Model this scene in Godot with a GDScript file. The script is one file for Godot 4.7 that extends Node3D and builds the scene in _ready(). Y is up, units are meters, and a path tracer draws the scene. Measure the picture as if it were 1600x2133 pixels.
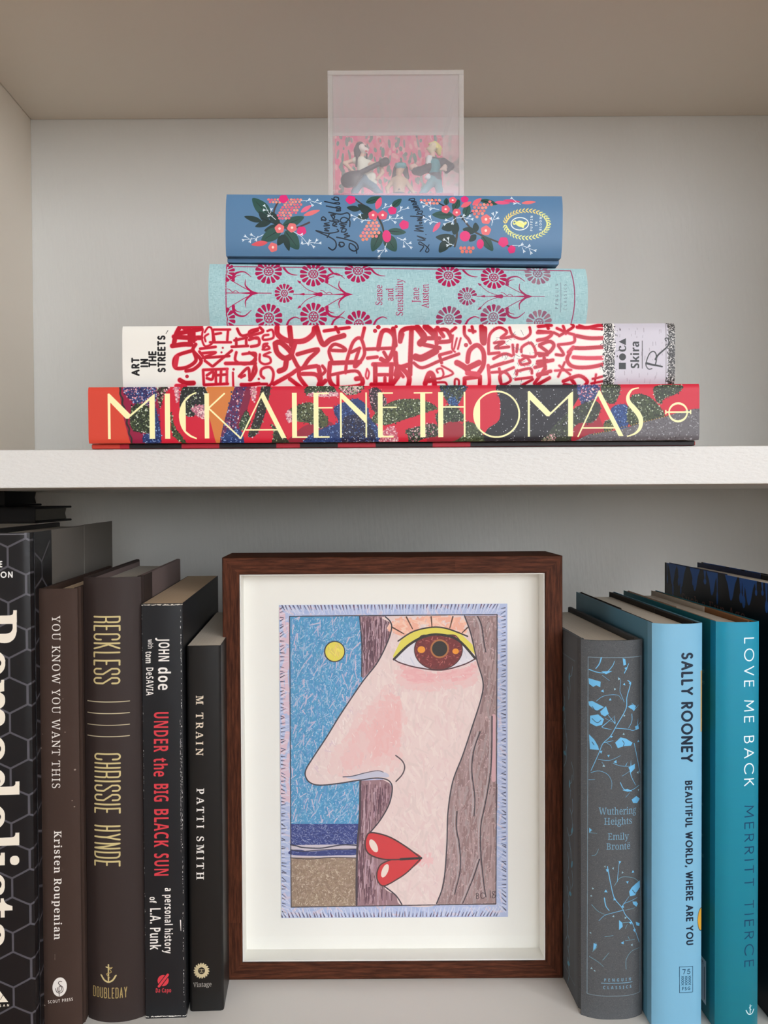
extends Node3D
# Two compartments of a white bookcase: a stack of books with a clear box on top above, upright books and a framed drawing below.
# Lengths are in millimetres until they reach a node. The eye stands at EYE above the room's floor; V(x, y, d) is a point x right of the eye, y above it, d in front of it.
const EYE := 1382.0
const CASE_D := 412.0      # front edges of the shelves
const BACK_D := 700.0      # back panel
const LOW := -281.92       # where things stand on the lower shelf
const LOW_TOP := -282.0    # top of the lower shelf
const MID_TOP := 26.0
const MID_BOT := 5.8
const TOP := 334.3

var serif: Font
var serif_bold: Font
var sans: Font
var sans_bold: Font
var rng := RandomNumberGenerator.new()
var M := {}
var geo := {}
var tall := {}

func V(x: float, y: float, d: float) -> Vector3:
	return Vector3(x, y + EYE, -d)

func C(r: int, g: int, b: int, a := 255) -> Color:
	return Color8(r, g, b, a)

func _ready() -> void:
	rng.seed = 7
	# camera
	var cam := Camera3D.new()
	cam.name = "camera"
	add_child(cam)
	cam.keep_aspect = Camera3D.KEEP_HEIGHT
	var near := 0.02
	cam.set_frustum(near * 2133.0 / 1640.0, Vector2(near * 75.0 / 1640.0, 0.0), near, 50.0)
	cam.transform = Transform3D(Basis(Vector3.RIGHT, deg_to_rad(-1.05)) * Basis(Vector3.BACK, deg_to_rad(-0.33)), Vector3(0, EYE * MM, 0))
	cam.current = true
	# sky and exposure
	var env := Environment.new()
	env.background_mode = Environment.BG_SKY
	var sky := Sky.new()
	var sm := ProceduralSkyMaterial.new()
	sm.sky_top_color = C(190, 205, 225)
	sm.sky_horizon_color = C(225, 228, 230)
	sm.ground_horizon_color = C(170, 168, 160)
	sm.ground_bottom_color = C(130, 128, 120)
	sm.sky_energy_multiplier = 2.2
	sm.ground_energy_multiplier = 1.2
	sky.sky_material = sm
	env.sky = sky
	env.tonemap_mode = Environment.TONE_MAPPER_LINEAR
	env.tonemap_exposure = 1.05
	env.sdfgi_enabled = true
	env.ssao_enabled = true
	env.ssil_enabled = true
	var we := WorldEnvironment.new()
	we.name = "environment"
	we.environment = env
	add_child(we)
	# daylight through the three windows of the room
	daylight("window_daylight", Vector3(0.8, 1.88, 1.97), Vector3(0, 0, -1), Vector2(1.55, 1.28), 1.7)
	daylight("window_daylight", Vector3(1.67, 1.95, 1.4), Vector3(-1, 0, 0), Vector2(0.9, 1.0), 1.3)
	daylight("window_daylight", Vector3(-1.97, 1.22, 1.3), Vector3(1, 0, 0), Vector2(1.1, 0.55), 0.5)
	for f in [["serif", "Droid Serif", 400], ["serif_bold", "Droid Serif", 700], ["sans", "Droid Sans", 400], ["sans_bold", "Droid Sans", 700]]:
		var s := SystemFont.new()
		s.font_names = PackedStringArray([f[1]])
		s.font_weight = f[2]
		set(f[0], s)
	alphabets()
	materials()
	room()
	bookcase()
	stack()
	picture()
	left_books()
	right_books()
	display_box()

func daylight(called: String, at: Vector3, to: Vector3, size: Vector2, energy: float) -> void:
	var l := AreaLight3D.new()
	l.name = called
	add_child(l, true)
	l.area_size = size
	l.light_energy = energy
	l.light_color = C(253, 252, 252)
	l.shadow_enabled = true
	l.area_range = 12.0
	l.transform = Transform3D(Basis.looking_at(to, Vector3.UP), at)

# ---------------------------------------------------------------- room and bookcase
func noise(freq: float, seed_: int, octaves := 3, size := 512, normal := false, bump := 4.0) -> NoiseTexture2D:
	var n := FastNoiseLite.new()
	n.seed = seed_
	n.frequency = freq
	n.fractal_octaves = octaves
	var t := NoiseTexture2D.new()
	t.width = size
	t.height = size
	t.seamless = true
	t.noise = n
	t.as_normal_map = normal
	t.bump_strength = bump
	return t

func relief(m: StandardMaterial3D, t: Texture2D, scale: Vector3, strength: float) -> void:
	m.normal_enabled = true
	m.normal_texture = t
	m.normal_scale = strength
	m.uv1_triplanar = true
	m.uv1_world_triplanar = true
	m.uv1_scale = scale

func materials() -> void:
	# brushed gloss paint: wrinkled on the shelf edges, combed upright on the back
	var wrinkle := noise(0.03, 3, 4, 512, true, 6.0)
	M.paint = mat(C(222, 220, 215), 0.4)
	relief(M.paint, wrinkle, Vector3(11, 34, 11), 0.3)
	M.back_paint = mat(C(214, 213, 208), 0.36)
	M.back_paint.metallic_specular = 0.26
	relief(M.back_paint, noise(0.03, 5, 3, 512, true, 5.0), Vector3(14, 2.2, 14), 0.16)
	M.smooth_paint = mat(C(232, 228, 220), 0.4)
	M.under_paint = mat(C(230, 221, 207), 0.42)
	M.wall = mat(C(206, 198, 186), 0.9)
	M.ceiling = mat(C(238, 236, 232), 0.9)
	M.floor = mat(C(168, 122, 82), 0.5)
	# page edges: fine even lines across the thickness
	var im := Image.create(512, 4, false, Image.FORMAT_RGB8)
	for x in 512:
		var g := 0.90 + rng.randf() * 0.10
		for y in 4:
			im.set_pixel(x, y, Color(g, g * 0.995, g * 0.985))
	var lines := ImageTexture.create_from_image(im)
	M.pages = mat(C(226, 216, 200), 0.85, lines)
	M.pages_tan = mat(C(216, 190, 158), 0.85, lines)
	M.pages_grey = mat(C(196, 188, 176), 0.85, lines)
	M.dim = mat(C(96, 92, 84), 0.8)
	M.black = mat(C(22, 22, 23), 0.5)
	M.black_soft = mat(C(14, 14, 15), 0.6)

func structure(called: String, boxes: Array, m: Material, label: String) -> MeshInstance3D:
	var b := MB.new()
	for q in boxes:
		b.box(q[0], q[1], 0.5)
	var o := part(called, b, m, self)
	o.set_meta("kind", "structure")
	o.set_meta("label", label)
	return o

func room() -> void:
	var x0 := -2000.0
	var x1 := 1700.0
	var z0 := -722.0
	var z1 := 2000.0
	var h := 2600.0
	structure("floor", [[Vector3(x0 - 100, -100, z0 - 100), Vector3(x1 + 100, 0, z1 + 100)]], M.floor, "brown wooden floor of the room")
	structure("ceiling", [[Vector3(x0 - 100, h, z0 - 100), Vector3(x1 + 100, h + 100, z1 + 100)]], M.ceiling, "plain white ceiling of the room")
	structure("wall_back", [[Vector3(x0 - 100, 0, z0 - 100), Vector3(x1 + 100, h, z0)]], M.wall, "off-white wall behind the bookcase")
	structure("wall_left", [[Vector3(x0 - 100, 0, z0), Vector3(x0, 880, z1)], [Vector3(x0 - 100, 1560, z0), Vector3(x0, h, z1)], [Vector3(x0 - 100, 880, z0), Vector3(x0, 1560, 700)], [Vector3(x0 - 100, 880, 1900), Vector3(x0, 1560, z1)]], M.wall, "off-white side wall with a low window opening")
	structure("wall_right", [[Vector3(x1, 0, z0), Vector3(x1 + 100, 1380, z1)], [Vector3(x1, 2520, z0), Vector3(x1 + 100, h, z1)], [Vector3(x1, 1380, z0), Vector3(x1 + 100, 2520, 880)], [Vector3(x1, 1380, 1920), Vector3(x1 + 100, 2520, z1)]], M.wall, "off-white side wall with a high window opening")
	structure("wall_front", [[Vector3(x0 - 100, 0, z1), Vector3(x1 + 100, 1200, z1 + 100)], [Vector3(x0 - 100, 2560, z1), Vector3(x1 + 100, h, z1 + 100)], [Vector3(x0 - 100, 1200, z1), Vector3(-40, 2560, z1 + 100)], [Vector3(1640, 1200, z1), Vector3(x1 + 100, 2560, z1 + 100)]], M.wall, "off-white wall facing the bookcase, with a wide window opening")
	var glass := mat(Color(1, 1, 1, 0.03), 0.02)
	glass.transparency = BaseMaterial3D.TRANSPARENCY_ALPHA
	for w in [["window_1", Vector3(-40, 1200, z1 + 40), Vector3(1640, 2560, z1 + 80), 0, "wide white framed window facing the bookcase"], ["window_2", Vector3(x0 - 80, 880, 700), Vector3(x0 - 40, 1560, 1900), 2, "low white framed window in the side wall"], ["window_3", Vector3(x1 + 40, 1380, 880), Vector3(x1 + 80, 2520, 1920), 2, "high white framed window in the side wall"]]:
		var o := Node3D.new()
		o.name = w[0]
		add_child(o, true)
		o.set_meta("kind", "structure")
		o.set_meta("label", w[4])
		var lo: Vector3 = w[1]
		var hi: Vector3 = w[2]
		var b := MB.new()
		var k: int = w[3]
		for s in [0, 1]:
			var a := lo
			var c := hi
			if s == 0:
				c.y = lo.y + 50
			else:
				a.y = hi.y - 50
			b.box(a, c, 2)
			a = lo
			c = hi
			if s == 0:
				c[k] = lo[k] + 50
			else:
				a[k] = hi[k] - 50
			b.box(a, c, 2)
		part("window_frame", b, M.paint, o)
		var a := lo + Vector3(15, 40, 15)
		var c := hi - Vector3(15, 40, 15)
		a[k] = lo[k] + 40
		c[k] = hi[k] - 40
		boxed("pane", a, c, glass, o, 0.1)

func bookcase() -> void:
	var o := thing("bookcase", "white gloss-painted wooden bookcase with deep open compartments and a thick middle shelf", "bookcase", V(0, -EYE, 0))
	var p := func(x: float, y: float, d: float) -> Vector3: return Vector3(x, y + EYE, -d)
	var L := -277.5
	var R := 405.0
	boxed("back_panel", p.call(L - 20, -EYE, BACK_D + 10), p.call(R + 20, 700, BACK_D), M.back_paint, o, 0.3)
	boxed("side_panel", p.call(L - 20, -EYE, BACK_D), p.call(L, 700, CASE_D), M.under_paint, o, 0.8)
	boxed("side_panel", p.call(R, -EYE, BACK_D), p.call(R + 20, 700, CASE_D), M.under_paint, o, 0.8)
	boxed("shelf", p.call(L, MID_BOT, BACK_D), p.call(R, MID_TOP, CASE_D), M.paint, o, 0.7)
	boxed("shelf", p.call(L, LOW_TOP - 20, BACK_D), p.call(R, LOW_TOP, CASE_D), M.smooth_paint, o, 0.7)
	boxed("shelf", p.call(L, TOP, BACK_D), p.call(R, TOP + 20, CASE_D), M.under_paint, o, 0.7)
	for y in [680.0, -610.0, -940.0, -1270.0]:
		boxed("shelf", p.call(L, y, BACK_D), p.call(R, y + 20, CASE_D), M.under_paint, o, 0.7)

# ---------------------------------------------------------------- mesh helpers (millimetres in, metres out)
const MM := 0.001

class MB:
	var st := SurfaceTool.new()
	var used := false
	var taper: Array = []   # [pivot x, width at y = 0, width at y = length, length]
	func _init() -> void:
		st.begin(Mesh.PRIMITIVE_TRIANGLES)
	func tri(a: Vector3, b: Vector3, c: Vector3, na: Vector3, nb: Vector3, nc: Vector3, ua := Vector2.ZERO, ub := Vector2.ZERO, uc := Vector2.ZERO, col := Color.WHITE) -> void:
		var g := (b - a).cross(c - a)
		if g.length_squared() < 1e-12:
			return
		used = true
		if taper:
			a = tapered(a)
			b = tapered(b)
			c = tapered(c)
		var flip := g.dot(na + nb + nc) > 0.0
		st.set_color(col)
		st.set_normal(na)
		st.set_uv(ua)
		st.add_vertex(a * MM)
		if flip:
			st.set_normal(nc)
			st.set_uv(uc)
			st.add_vertex(c * MM)
			st.set_normal(nb)
			st.set_uv(ub)
			st.add_vertex(b * MM)
		else:
			st.set_normal(nb)
			st.set_uv(ub)
			st.add_vertex(b * MM)
			st.set_normal(nc)
			st.set_uv(uc)
			st.add_vertex(c * MM)
	func tapered(v: Vector3) -> Vector3:
		return Vector3(taper[0] + (v.x - taper[0]) * lerpf(taper[1], taper[2], v.y / taper[3]), v.y, v.z)
	func quad(a: Vector3, b: Vector3, c: Vector3, d: Vector3, na: Vector3, nb: Vector3, nc: Vector3, nd: Vector3, ua := Vector2.ZERO, ub := Vector2.ZERO, uc := Vector2.ZERO, ud := Vector2.ZERO) -> void:
		tri(a, b, c, na, nb, nc, ua, ub, uc)
		tri(a, c, d, na, nc, nd, ua, uc, ud)
	# a box from lo to hi with edges rounded by r; each face carries the whole texture once
	func box(lo: Vector3, hi: Vector3, r := 0.3) -> void:
		var c := (lo + hi) / 2.0
		var h := (hi - lo) / 2.0
		r = minf(r, minf(h.x, minf(h.y, h.z)) * 0.9)
		var size := hi - lo
		var pt := func(s: Vector3, k: int) -> Vector3:
			var p := Vector3(s.x * (h.x - r), s.y * (h.y - r), s.z * (h.z - r))
			p[k] = s[k] * h[k]
			return c + p
		var uv := func(p: Vector3, k: int) -> Vector2:
			var q := (p - lo) / size
			return Vector2(q.z, 1.0 - q.y) if k == 0 else Vector2(q.x, 1.0 - q.z) if k == 1 else Vector2(q.x, 1.0 - q.y)
		for k in 3:
			var i := (k + 1) % 3
			var j := (k + 2) % 3
			for s in [-1.0, 1.0]:
				var n := Vector3.ZERO
				n[k] = s
				var cs: Array[Vector3] = []
				for e in [[-1, -1], [1, -1], [1, 1], [-1, 1]]:
					var v := Vector3.ZERO
					v[k] = s
					v[i] = e[0]
					v[j] = e[1]
					cs.append(v)
				var p: Array[Vector3] = []
				for v in cs:
					p.append(pt.call(v, k))
				quad(p[0], p[1], p[2], p[3], n, n, n, n, uv.call(p[0], k), uv.call(p[1], k), uv.call(p[2], k), uv.call(p[3], k))
		for k in 3:
			var i := (k + 1) % 3
			var j := (k + 2) % 3
			for si in [-1.0, 1.0]:
				for sj in [-1.0, 1.0]:
					var a := Vector3.ZERO
					a[i] = si
					a[j] = sj
					a[k] = -1.0
					var b := a
					b[k] = 1.0
					var ni := Vector3.ZERO
					ni[i] = si
					var nj := Vector3.ZERO
					nj[j] = sj
					var q := [pt.call(a, i), pt.call(b, i), pt.call(b, j), pt.call(a, j)]
					quad(q[0], q[1], q[2], q[3], ni, ni, nj, nj, uv.call(q[0], i), uv.call(q[1], i), uv.call(q[2], i), uv.call(q[3], i))
		for sx in [-1.0, 1.0]:
			for sy in [-1.0, 1.0]:
				for sz in [-1.0, 1.0]:
					var v := Vector3(sx, sy, sz)
					tri(pt.call(v, 0), pt.call(v, 1), pt.call(v, 2), Vector3(sx, 0, 0), Vector3(0, sy, 0), Vector3(0, 0, sz), uv.call(pt.call(v, 0), 2), uv.call(pt.call(v, 0), 2), uv.call(pt.call(v, 0), 2))
	# a closed outline (x, z) swept up from y0 to y1; u runs across x from x0 to x1, v down y
	func sweep(outline: PackedVector2Array, y0: float, y1: float, x0 := 0.0, x1 := 1.0, sharp := 40.0) -> void:
		var n := outline.size()
		var area := 0.0
		for i in n:
			area += outline[i].cross(outline[(i + 1) % n])
		var side := 1.0 if area > 0.0 else -1.0
		var fn: Array[Vector2] = []
		for i in n:
			var d := (outline[(i + 1) % n] - outline[i]).normalized()
			fn.append(Vector2(d.y, -d.x) * side)
		for i in n:
			var k := (i + 1) % n
			var na := fn[i]
			var nb := fn[i]
			var before := fn[(i + n - 1) % n]
			if rad_to_deg(absf(before.angle_to(fn[i]))) < sharp:
				na = (before + fn[i]).normalized()
			if rad_to_deg(absf(fn[k].angle_to(fn[i]))) < sharp:
				nb = (fn[k] + fn[i]).normalized()
			var a := Vector3(outline[i].x, y0, outline[i].y)
			var b := Vector3(outline[k].x, y0, outline[k].y)
			var ua := (a.x - x0) / (x1 - x0)
			var ub := (b.x - x0) / (x1 - x0)
			var n3a := Vector3(na.x, 0, na.y)
			var n3b := Vector3(nb.x, 0, nb.y)
			quad(a, b, Vector3(b.x, y1, b.z), Vector3(a.x, y1, a.z), n3a, n3b, n3b, n3a, Vector2(ua, 1), Vector2(ub, 1), Vector2(ub, 0), Vector2(ua, 0))
		var ids := Geometry2D.triangulate_polygon(outline)
		for s in [[y0, Vector3.DOWN], [y1, Vector3.UP]]:
			for t in range(0, ids.size(), 3):
				var q: Array[Vector3] = []
				var w: Array[Vector2] = []
				for e in 3:
					var o := outline[ids[t + e]]
					q.append(Vector3(o.x, s[0], o.y))
					w.append(Vector2((o.x - x0) / (x1 - x0), 0.0 if s[1].y > 0 else 1.0))
				tri(q[0], q[1], q[2], s[1], s[1], s[1], w[0], w[1], w[2])
	func done() -> ArrayMesh:
		return st.commit()

func part(called: String, m: MB, mat: Material, parent: Node) -> MeshInstance3D:
	var o := MeshInstance3D.new()
	o.name = called
	o.mesh = m.done()
	o.material_override = mat
	parent.add_child(o, true)
	return o

func boxed(called: String, lo: Vector3, hi: Vector3, mat: Material, parent: Node, r := 0.3) -> MeshInstance3D:
	var m := MB.new()
	m.box(lo, hi, r)
	return part(called, m, mat, parent)

func thing(called: String, label: String, category: String, at := Vector3.ZERO, turn := 0.0, group := "") -> Node3D:
	var o := Node3D.new()
	o.name = called
	add_child(o, true)
	o.position = at * MM
	o.rotation_degrees.y = turn
	o.set_meta("label", label)
	o.set_meta("category", category)
	if group:
		o.set_meta("group", group)
	return o

func mat(c: Color, rough := 0.6, tex: Texture2D = null) -> StandardMaterial3D:
	var m := StandardMaterial3D.new()
	m.albedo_color = c
	m.roughness = rough
	m.metallic_specular = 0.4
	if tex:
		m.albedo_texture = tex
		m.texture_repeat = false
	return m

# ---------------------------------------------------------------- print on paper and cloth: a small painter
class Painter:
	var im: Image
	var k: float
	var off := Vector2.ZERO
	var by := 1.0
	var lean := Vector2.ZERO
	static var glyphs := {}
	# w x h units drawn at "res" pixels a unit, painted twice as fine
	func _init(w: float, h: float, res: float, bg: Color) -> void:
		k = res * 2.0
		im = Image.create(int(round(w * res)) * 2, int(round(h * res)) * 2, false, Image.FORMAT_RGBA8)
		im.fill(bg)
	# later points are read off a part of the photograph-sized layout that begins at o and is enlarged 1 / s times
	var origin := Vector2.ZERO
	func crop(o: Vector2, s := 1.0) -> void:
		off = (origin - o) / s
		by = s
	func frame_mm() -> void:
		off = Vector2.ZERO
		by = 1.0
	func m(p: Vector2) -> Vector2:
		var d := (p - off) * by
		return Vector2(d.x - lean.x * d.y, d.y - lean.y * d.x) * k
	func fill_px(q: PackedVector2Array, c: Color) -> void:
		var n := q.size()
		if n < 3:
			return
		var lo := q[0].y
		var hi := q[0].y
		for p in q:
			lo = minf(lo, p.y)
			hi = maxf(hi, p.y)
		var y0 := maxi(0, int(ceil(lo - 0.5)))
		var y1 := mini(im.get_height() - 1, int(floor(hi - 0.5)))
		var wide := im.get_width()
		for y in range(y0, y1 + 1):
			var fy := y + 0.5
			var xs: Array[float] = []
			var a := q[n - 1]
			for b in q:
				if (a.y <= fy) != (b.y <= fy):
					xs.append(a.x + (fy - a.y) / (b.y - a.y) * (b.x - a.x))
				a = b
			if xs.size() > 2:
				xs.sort()
			elif xs.size() == 2 and xs[0] > xs[1]:
				xs = [xs[1], xs[0]]
			for i in range(0, xs.size() - 1, 2):
				var x0 := maxi(0, int(ceil(xs[i] - 0.5)))
				var x1 := mini(wide, int(ceil(xs[i + 1] - 0.5)))
				if x1 > x0:
					im.fill_rect(Rect2i(x0, y, x1 - x0, 1), c)
	func poly(pts: PackedVector2Array, c: Color) -> void:
		var q := PackedVector2Array()
		for p in pts:
			q.append(m(p))
		fill_px(q, c)
	func rect(x: float, y: float, w: float, h: float, c: Color) -> void:
		poly(PackedVector2Array([Vector2(x, y), Vector2(x + w, y), Vector2(x + w, y + h), Vector2(x, y + h)]), c)
	func oval(o: Vector2, rx: float, ry: float, c: Color, turn := 0.0) -> void:
		var q := PackedVector2Array()
		var n := clampi(int(maxf(rx, ry) * by * k * 0.8) + 6, 8, 64)
		for i in n:
			q.append(m(o + Vector2(cos(TAU * i / n) * rx, sin(TAU * i / n) * ry).rotated(deg_to_rad(turn))))
		fill_px(q, c)
	func dot(o: Vector2, r: float, c: Color) -> void:
		oval(o, r, r, c)
	func line(pts: PackedVector2Array, w: float, c: Color, w_end := -1.0, round_caps := true) -> void:
		var n := pts.size()
		var we := w if w_end < 0.0 else w_end
		for i in n:
			var ra := lerpf(w, we, float(i) / maxi(1, n - 1)) / 2.0
			if round_caps and ra * by * k > 0.9:
				dot(pts[i], ra, c)
			if i + 1 < n:
				var rb := lerpf(w, we, float(i + 1) / maxi(1, n - 1)) / 2.0
				var d := pts[i + 1] - pts[i]
				if d.length() < 1e-6:
					continue
				var s := d.normalized().orthogonal()
				poly(PackedVector2Array([pts[i] + s * ra, pts[i + 1] + s * rb, pts[i + 1] - s * rb, pts[i] - s * ra]), c)
	func curve(t: String, w: float, c: Color, w_end := -1.0) -> void:
		line(Painter.smooth(Painter.pts(t)), w, c, w_end)
	func shape(t: String, c: Color, rounded := true) -> void:
		poly(Painter.smooth(Painter.pts(t), true) if rounded else Painter.pts(t), c)
	# many words or closed shapes in one text are split by ";"
	static func pts(t: String) -> PackedVector2Array:
		var q := PackedVector2Array()
		for w in t.split(" ", false):
			var f := w.split_floats(",")
			if w[0] == "a":
				f = w.substr(1).split_floats(",")
				var n := int(absf(f[5] - f[4]) / 12.0) + 2
				for i in n + 1:
					var a := deg_to_rad(lerpf(f[4], f[5], float(i) / n))
					q.append(Vector2(f[0] + cos(a) * f[2], f[1] + sin(a) * f[3]))
			else:
				q.append(Vector2(f[0], f[1]))
		return q
	static func smooth(p: PackedVector2Array, closed := false, steps := 6) -> PackedVector2Array:
		var n := p.size()
		if n < 3:
			return p
		var q := PackedVector2Array()
		for i in (n if closed else n - 1):
			var a := p[(i + n - 1) % n] if closed or i > 0 else p[0]
			var b := p[i]
			var c := p[(i + 1) % n]
			var d := p[(i + 2) % n] if closed or i + 2 < n else p[n - 1]
			for s in steps:
				q.append(b.cubic_interpolate(c, a, d, float(s) / steps))
		if not closed:
			q.append(p[n - 1])
		return q
	# lettering in one of the three fonts: o is the left end of the baseline, cap the height of a capital, long the length to fill (0: as it comes)
	func text(t: String, font: Font, o: Vector2, cap: float, turn: float, c: Color, long := 0.0, space := 0.0, squash := 1.0) -> void:
		var pen := 0.0
		var at: Array[float] = []
		for ch in t:
			at.append(pen)
			pen += font.get_char_size(ch.unicode_at(0), 64).x / 64.0 / 0.714 + space
		pen -= space
		var sx := squash if long <= 0.0 else long / (pen * cap)
		var x := Transform2D(deg_to_rad(turn), o)
		for i in t.length():
			if t[i] == " ":
				continue
			for g in glyph(t[i], font):
				var q := PackedVector2Array()
				for p in g:
					q.append(m(x * Vector2((at[i] + p.x) * sx * cap, -p.y * cap)))
				fill_px(q, c)
	func glyph(ch: String, font: Font) -> Array:
		var key := [ch, font]
		if not glyphs.has(key):
			var t := TextMesh.new()
			t.text = ch
			t.font = font
			t.font_size = 64
			t.pixel_size = 1.0 / 64.0 / 0.714
			t.depth = 0.0
			t.curve_step = 1.0
			t.horizontal_alignment = HORIZONTAL_ALIGNMENT_LEFT
			t.vertical_alignment = VERTICAL_ALIGNMENT_BOTTOM
			var out := []
			for s in t.get_surface_count():
				var a := t.surface_get_arrays(s)
				var v: PackedVector3Array = a[Mesh.ARRAY_VERTEX]
				var id: PackedInt32Array = a[Mesh.ARRAY_INDEX] if a[Mesh.ARRAY_INDEX] != null else PackedInt32Array(range(v.size()))
				for i in range(0, id.size() - 2, 3):
					var base := font.get_descent(64) / 64.0 / 0.714
					var tri := PackedVector2Array()
					for e in 3:
						tri.append(Vector2(v[id[i + e]].x, v[id[i + e]].y - base))
					out.append(tri)
			glyphs[key] = out
		return glyphs[key]
	# lettering drawn with a pen of even width from an alphabet of strokes
	func pen(t: String, abc: Dictionary, o: Vector2, cap: float, turn: float, w: float, c: Color, long := 0.0, space := 0.22, squash := 1.0) -> void:
		var pen_x := 0.0
		var ww := w / cap
		var at: Array[float] = []
		for ch in t:
			at.append(pen_x)
			pen_x += (float(abc[ch].get_slice("|", 0)) * (1.0 - ww) + ww if abc.has(ch) else 0.3) + space
		pen_x -= space
		var sx := squash if long <= 0.0 else long / (pen_x * cap)
		var x := Transform2D(deg_to_rad(turn), o)
		for i in t.length():
			if not abc.has(t[i]):
				continue
			for s in abc[t[i]].get_slice("|", 1).split(";", false):
				var q := PackedVector2Array()
				for p in Painter.pts(s):
					q.append(x * Vector2((at[i] + ww / 2.0 + p.x * (1.0 - ww)) * sx * cap, (p.y - 1.0) * (cap - w) - w / 2.0))
				line(q, w, c)
	func blend(layer: Image, mask: Image) -> void:
		im.blend_rect_mask(layer, mask, Rect2i(0, 0, im.get_width(), im.get_height()), Vector2i.ZERO)
	func done() -> ImageTexture:
		im.shrink_x2()
		return ImageTexture.create_from_image(im)

# ---------------------------------------------------------------- alphabets of pen strokes: "width|stroke;stroke", y from 0 (top) to 1 (baseline), "a" = arc cx,cy,rx,ry,from,to
func alphabets() -> void:
	geo = {
		"A": "0.78|0,1 0.39,0 0.78,1;0.14,0.66 0.64,0.66", "B": "0.54|0,0.48 0,0 0.26,0 a0.26,0.24,0.22,0.24,-90,90 0,0.48 0.28,0.48 a0.28,0.74,0.26,0.26,-90,90 0,1 0,0.48",
		"C": "0.82|a0.5,0.5,0.5,0.5,-45,-315", "D": "0.7|0,0 0,1 0.22,1 a0.22,0.5,0.48,0.5,90,-90 0,0", "E": "0.46|0.46,0 0,0 0,1 0.46,1;0,0.48 0.42,0.48",
		"F": "0.44|0.44,0 0,0 0,1;0,0.48 0.4,0.48", "G": "0.95|a0.5,0.5,0.5,0.5,-45,-360 0.55,0.5", "H": "0.64|0,0 0,1;0.64,0 0.64,1;0,0.48 0.64,0.48", "I": "0.02|0.01,0 0.01,1",
		"J": "0.34|0.34,0 0.34,0.78 a0.12,0.78,0.22,0.22,0,140", "K": "0.56|0,0 0,1;0.52,0 0,0.56;0.17,0.42 0.56,1", "L": "0.42|0,0 0,1 0.42,1", "M": "0.86|0,1 0.06,0 0.43,0.78 0.8,0 0.86,1",
		"N": "0.68|0,1 0,0 0.68,1 0.68,0", "O": "1.0|a0.5,0.5,0.5,0.5,0,360", "P": "0.5|0,1 0,0 0.24,0 a0.24,0.27,0.26,0.27,-90,90 0,0.54", "R": "0.52|0,1 0,0 0.24,0 a0.24,0.26,0.25,0.26,-90,90 0,0.52;0.2,0.52 0.52,1",
		"S": "0.52|a0.27,0.25,0.22,0.25,-35,-270 a0.26,0.75,0.26,0.25,-90,145", "T": "0.56|0,0 0.56,0;0.28,0 0.28,1", "U": "0.6|0,0 0,0.7 a0.3,0.7,0.3,0.3,180,0 0.6,0", "V": "0.72|0,0 0.36,1 0.72,0",
		"W": "1.04|0,0 0.27,1 0.52,0.06 0.77,1 1.04,0", "Y": "0.66|0,0 0.33,0.48 0.66,0;0.33,0.48 0.33,1", "Z": "0.56|0,0 0.56,0 0,1 0.56,1", ",": "0.08|0.08,0.94 0,1.14", "7": "0.5|0,0 0.5,0 0.2,1",
		"5": "0.5|0.46,0 0.1,0 0.04,0.46 a0.22,0.68,0.28,0.3,-120,150", "Q": "1.0|a0.5,0.5,0.5,0.5,0,360;0.6,0.7 0.98,1.02", "X": "0.6|0,0 0.6,1;0.6,0 0,1",
	}
	tall = {
		"R": "0.25|0,1 0,0 0.15,0 a0.15,0.1,0.1,0.1,-90,0 0.25,0.42 a0.15,0.42,0.1,0.1,0,90 0,0.52;0.15,0.52 a0.15,0.6,0.1,0.08,-90,0 0.25,1", "E": "0.2|0.2,0 0,0 0,1 0.2,1;0,0.5 0.16,0.5",
		"C": "0.25|0.25,0.28 0.25,0.12 a0.125,0.12,0.125,0.12,0,-180 0,0.88 a0.125,0.88,0.125,0.12,180,0 0.25,0.72", "K": "0.25|0,0 0,1;0.24,0 0.02,0.5;0.06,0.44 0.25,1", "L": "0.2|0,0 0,1 0.2,1",
		"S": "0.25|0.25,0.28 0.25,0.12 a0.125,0.12,0.125,0.12,0,-180 0,0.3 0.25,0.64 0.25,0.88 a0.125,0.88,0.125,0.12,0,180 0,0.72", "H": "0.2|0,0 0,1;0.2,0 0.2,1;0,0.5 0.2,0.5", "I": "0.02|0.01,0 0.01,1",
		"Y": "0.24|0,0 0.12,0.52 0.24,0;0.12,0.52 0.12,1", "N": "0.22|0,1 0,0 0.22,1 0.22,0", "D": "0.24|0,0 0,1 0.12,1 a0.12,0.86,0.12,0.14,90,0 0.24,0.14 a0.12,0.14,0.12,0.14,0,-90 0,0",
		"O": "0.24|0,0.14 0,0.86 a0.12,0.86,0.12,0.14,180,0 0.24,0.14 a0.12,0.14,0.12,0.14,0,-180", "U": "0.24|0,0 0,0.86 a0.12,0.86,0.12,0.14,180,0 0.24,0", "B": "0.24|0,0 0,1 0.14,1 0.24,0.9 0.24,0.6 0.14,0.5 0,0.5;0,0 0.14,0 0.23,0.1 0.23,0.4 0.14,0.5", "A": "0.26|0,1 0.13,0 0.26,1;0.05,0.68 0.21,0.68",
	}

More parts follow.
